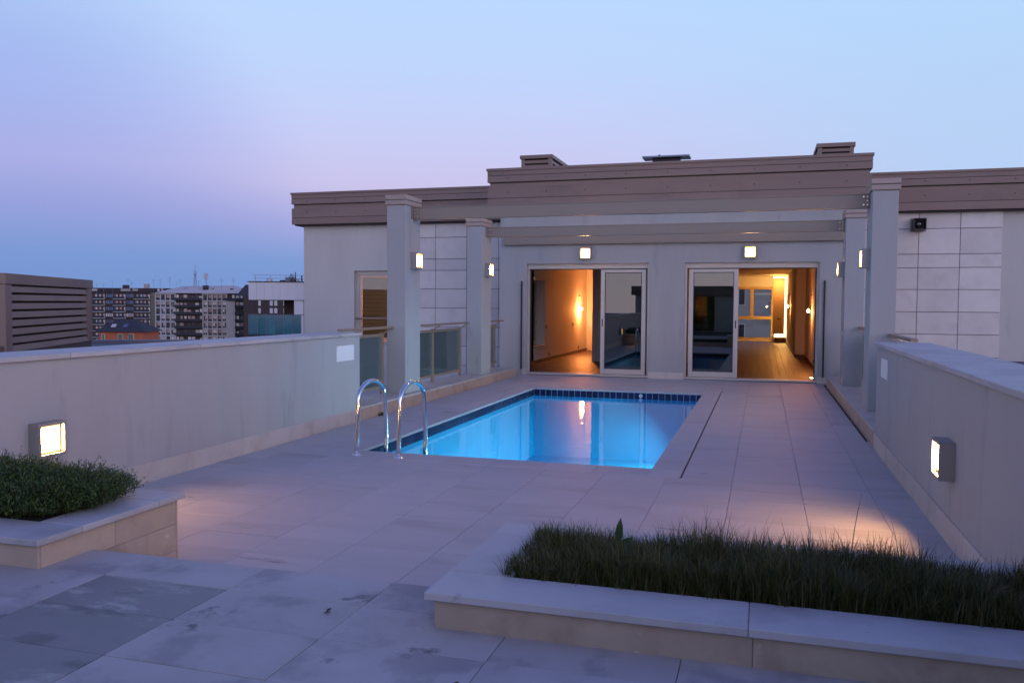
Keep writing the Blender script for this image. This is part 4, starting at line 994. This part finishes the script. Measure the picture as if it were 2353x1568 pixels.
for xx, h_, w_, lab in ((2.05, .42, .16, 'dark leafy pot plant on the white penthouse roof'), (2.27, .50, .05, 'slim dark cypress in a pot on the white penthouse roof'), (2.62, .34, .05, 'small dark conifer on the white penthouse roof'), (2.9, .26, .10, 'rounded dark bush at the end of the white penthouse roof')):
    f = MB()
    for i in range(220):
        t = pr.random(); rr = w_ * (1 - t * .75) * math.sqrt(pr.random()) if w_ < .08 else w_ * math.sqrt(pr.random()) * math.sin(math.pi * min(1, .25 + t * .7)); a = pr.uniform(0, 6.28)
        leaf(f, Vector((rr * math.cos(a), rr * math.sin(a), .08 + t * (h_ - .08))), Vector((pr.uniform(-1, 1), pr.uniform(-1, 1), pr.uniform(0, 1))), Vector((0, 0, 1)), .05, .025)
    wp = Matrix.Rotation(CAMR, 4, 'Z') @ Vector((xx, 1.0, 0)); base = Vector(P_.location) + wp + Vector((0, 0, z1))
    t_ = tag(empty('roof_plant', base), lab, 'plant', 'plants on the white penthouse roof'); f.build('foliage', shrub_m, t_); MB().tube([(0, 0, 0), (0, 0, .12)], [.03, .045], 8).build('pot', railk_m, t_)
# block seen through the living room's far window
Q = tag(empty('courtyard_block', (-6, 72, ZG)), 'beige apartment block seen through the far living room window', 'building'); zq = -ZG
MB().box(-14, 26, 0, 12, 0, zq + 9).build('wall', cm('beige_render', (.34, .31, .28)), Q)
for r_ in range(5):
    zf = zq - 5.2 + 3.0 * r_
    for xx in (-3.2, 4.3, 10.5): w_ = MB().box(xx - .3, xx + .3, -.05, 0, zf + .8, zf + 2.3).build('window', slabw_m, Q); MB().box(xx - .22, xx + .22, -.08, -.051, zf + .88, zf + 2.22).build('pane', deepw_m, w_)
    for xx in (.6, 7.9):
        w_ = MB().box(xx - .85, xx + .85, -.05, 0, zf + .1, zf + 2.5).build('window', pinkw_m, Q); MB().box(xx - .7, xx + .7, -.08, -.051, zf + .15, zf + 2.4).build('pane', deepw_m, w_)
        bo = MB().box(xx - 1.5, xx + 1.5, -1.1, 0, zf - .12, zf + .08).build('balcony', slabw_m, Q)
        rb = MB().box(xx - 1.5, xx + 1.5, -1.1, -1.06, zf + .98, zf + 1.03)
        for i in range(16): rb.box(xx - 1.48 + i * .197, xx - 1.45 + i * .197, -1.1, -1.07, zf + .08, zf + .98)
        rb.build('balcony_rail', railk_m, bo)
# antennas and masts on the far roofs
def antenna(px, ytop, ybot, dist, bars, lab, grp):
    p = survey(px, ybot, dist); h = (ybot - ytop) * dist / FPX
    a = tag(empty('roof_antenna', (p.x, p.y, p.z - 3.0), CAMR), lab, 'antenna', grp)
    MB().tube([(0, 0, 0), (0, 0, h + 3.0)], .05, 5).build('mast', mast_m, a)
    for i in range(bars): z = h + 3.0 - .3 - i * .55; wd = .9 - .2 * (i % 2); MB().tube([(-wd, 0, z), (wd, 0, z)], .04, 4).build('element', mast_m, a)
for px, yt, yb_, bs_ in ((222.5, 650, 665, 2), (238, 650, 665, 2), (259, 643, 664, 1), (294, 638, 664, 3), (303, 646, 664, 3), (353, 641, 664, 2), (368, 641, 662, 2), (390, 636, 662, 4), (406, 648, 660, 1), (414, 640, 660, 3)): antenna(px, yt, yb_, 385, bs_, 'thin television antenna above the dark balcony block', 'antennas above the dark block')
for px, yt, yb_, bs_ in ((456, 643, 657, 2), (509, 640, 657, 3), (536, 638, 657, 4)): antenna(px, yt, yb_, 352, bs_, 'thin television antenna above the light grey hipped roof', 'antennas above the pale roof')
DT = 420.0; p = survey(448.5, 658, DT); kT = DT / FPX; hT = (658 - 607) * kT
T = tag(empty('lattice_mast', (p.x, p.y, p.z - 4), CAMR), 'tall tapering lattice radio mast rising behind the pale roof', 'mast'); hT += 4
for sx in (-1, 1):
    for sy in (-1, 1): MB().tube([(sx * 1.1, sy * 1.1, 0), (sx * .35, sy * .35, hT * .55), (sx * .22, sy * .22, hT * .68)], .09, 5).build('leg', mast_m, T)
MB().tube([(0, 0, hT * .66), (0, 0, hT)], [.14, .06], 6).build('spire', mast_m, T)
for i in range(9):
    t = i / 9; w0 = 1.1 - .85 * t; z = hT * .68 * t; w1_ = 1.1 - .85 * (i + 1) / 9; z2 = hT * .68 * (i + 1) / 9
    for s in (-1, 1): MB().tube([(s * w0, -w0, z), (-s * w1_, -w1_, z2)], .05, 4).build('brace', mast_m, T)
for zz in (.66, .70, .76): MB().box(-.9, .9, -.5, .5, hT * zz, hT * zz + .16).build('platform', mast_m, T)
p = survey(473, 657, 352); M_ = tag(empty('phone_mast', (p.x, p.y, p.z - 1.5), CAMR), 'grey phone mast with boxed antenna panels on the pale roof', 'mast'); kM = 352 / FPX
MB().tube([(.6, 0, 1.0), (.1, 0, 3.0), (0, 0, 6.8)], .16, 8).build('pole', mast_m, M_)
for xx in (-.55, 0, .55): MB().cbox(xx - .25, xx + .25, -.3 + abs(xx) * .3, .3, 4.3, 7.0, .03).build('antenna_panel', slabw_m, M_)
MB().box(-1.2, .9, -.4, .8, 0, 1.8).build('cabinet', droof_m, M_)
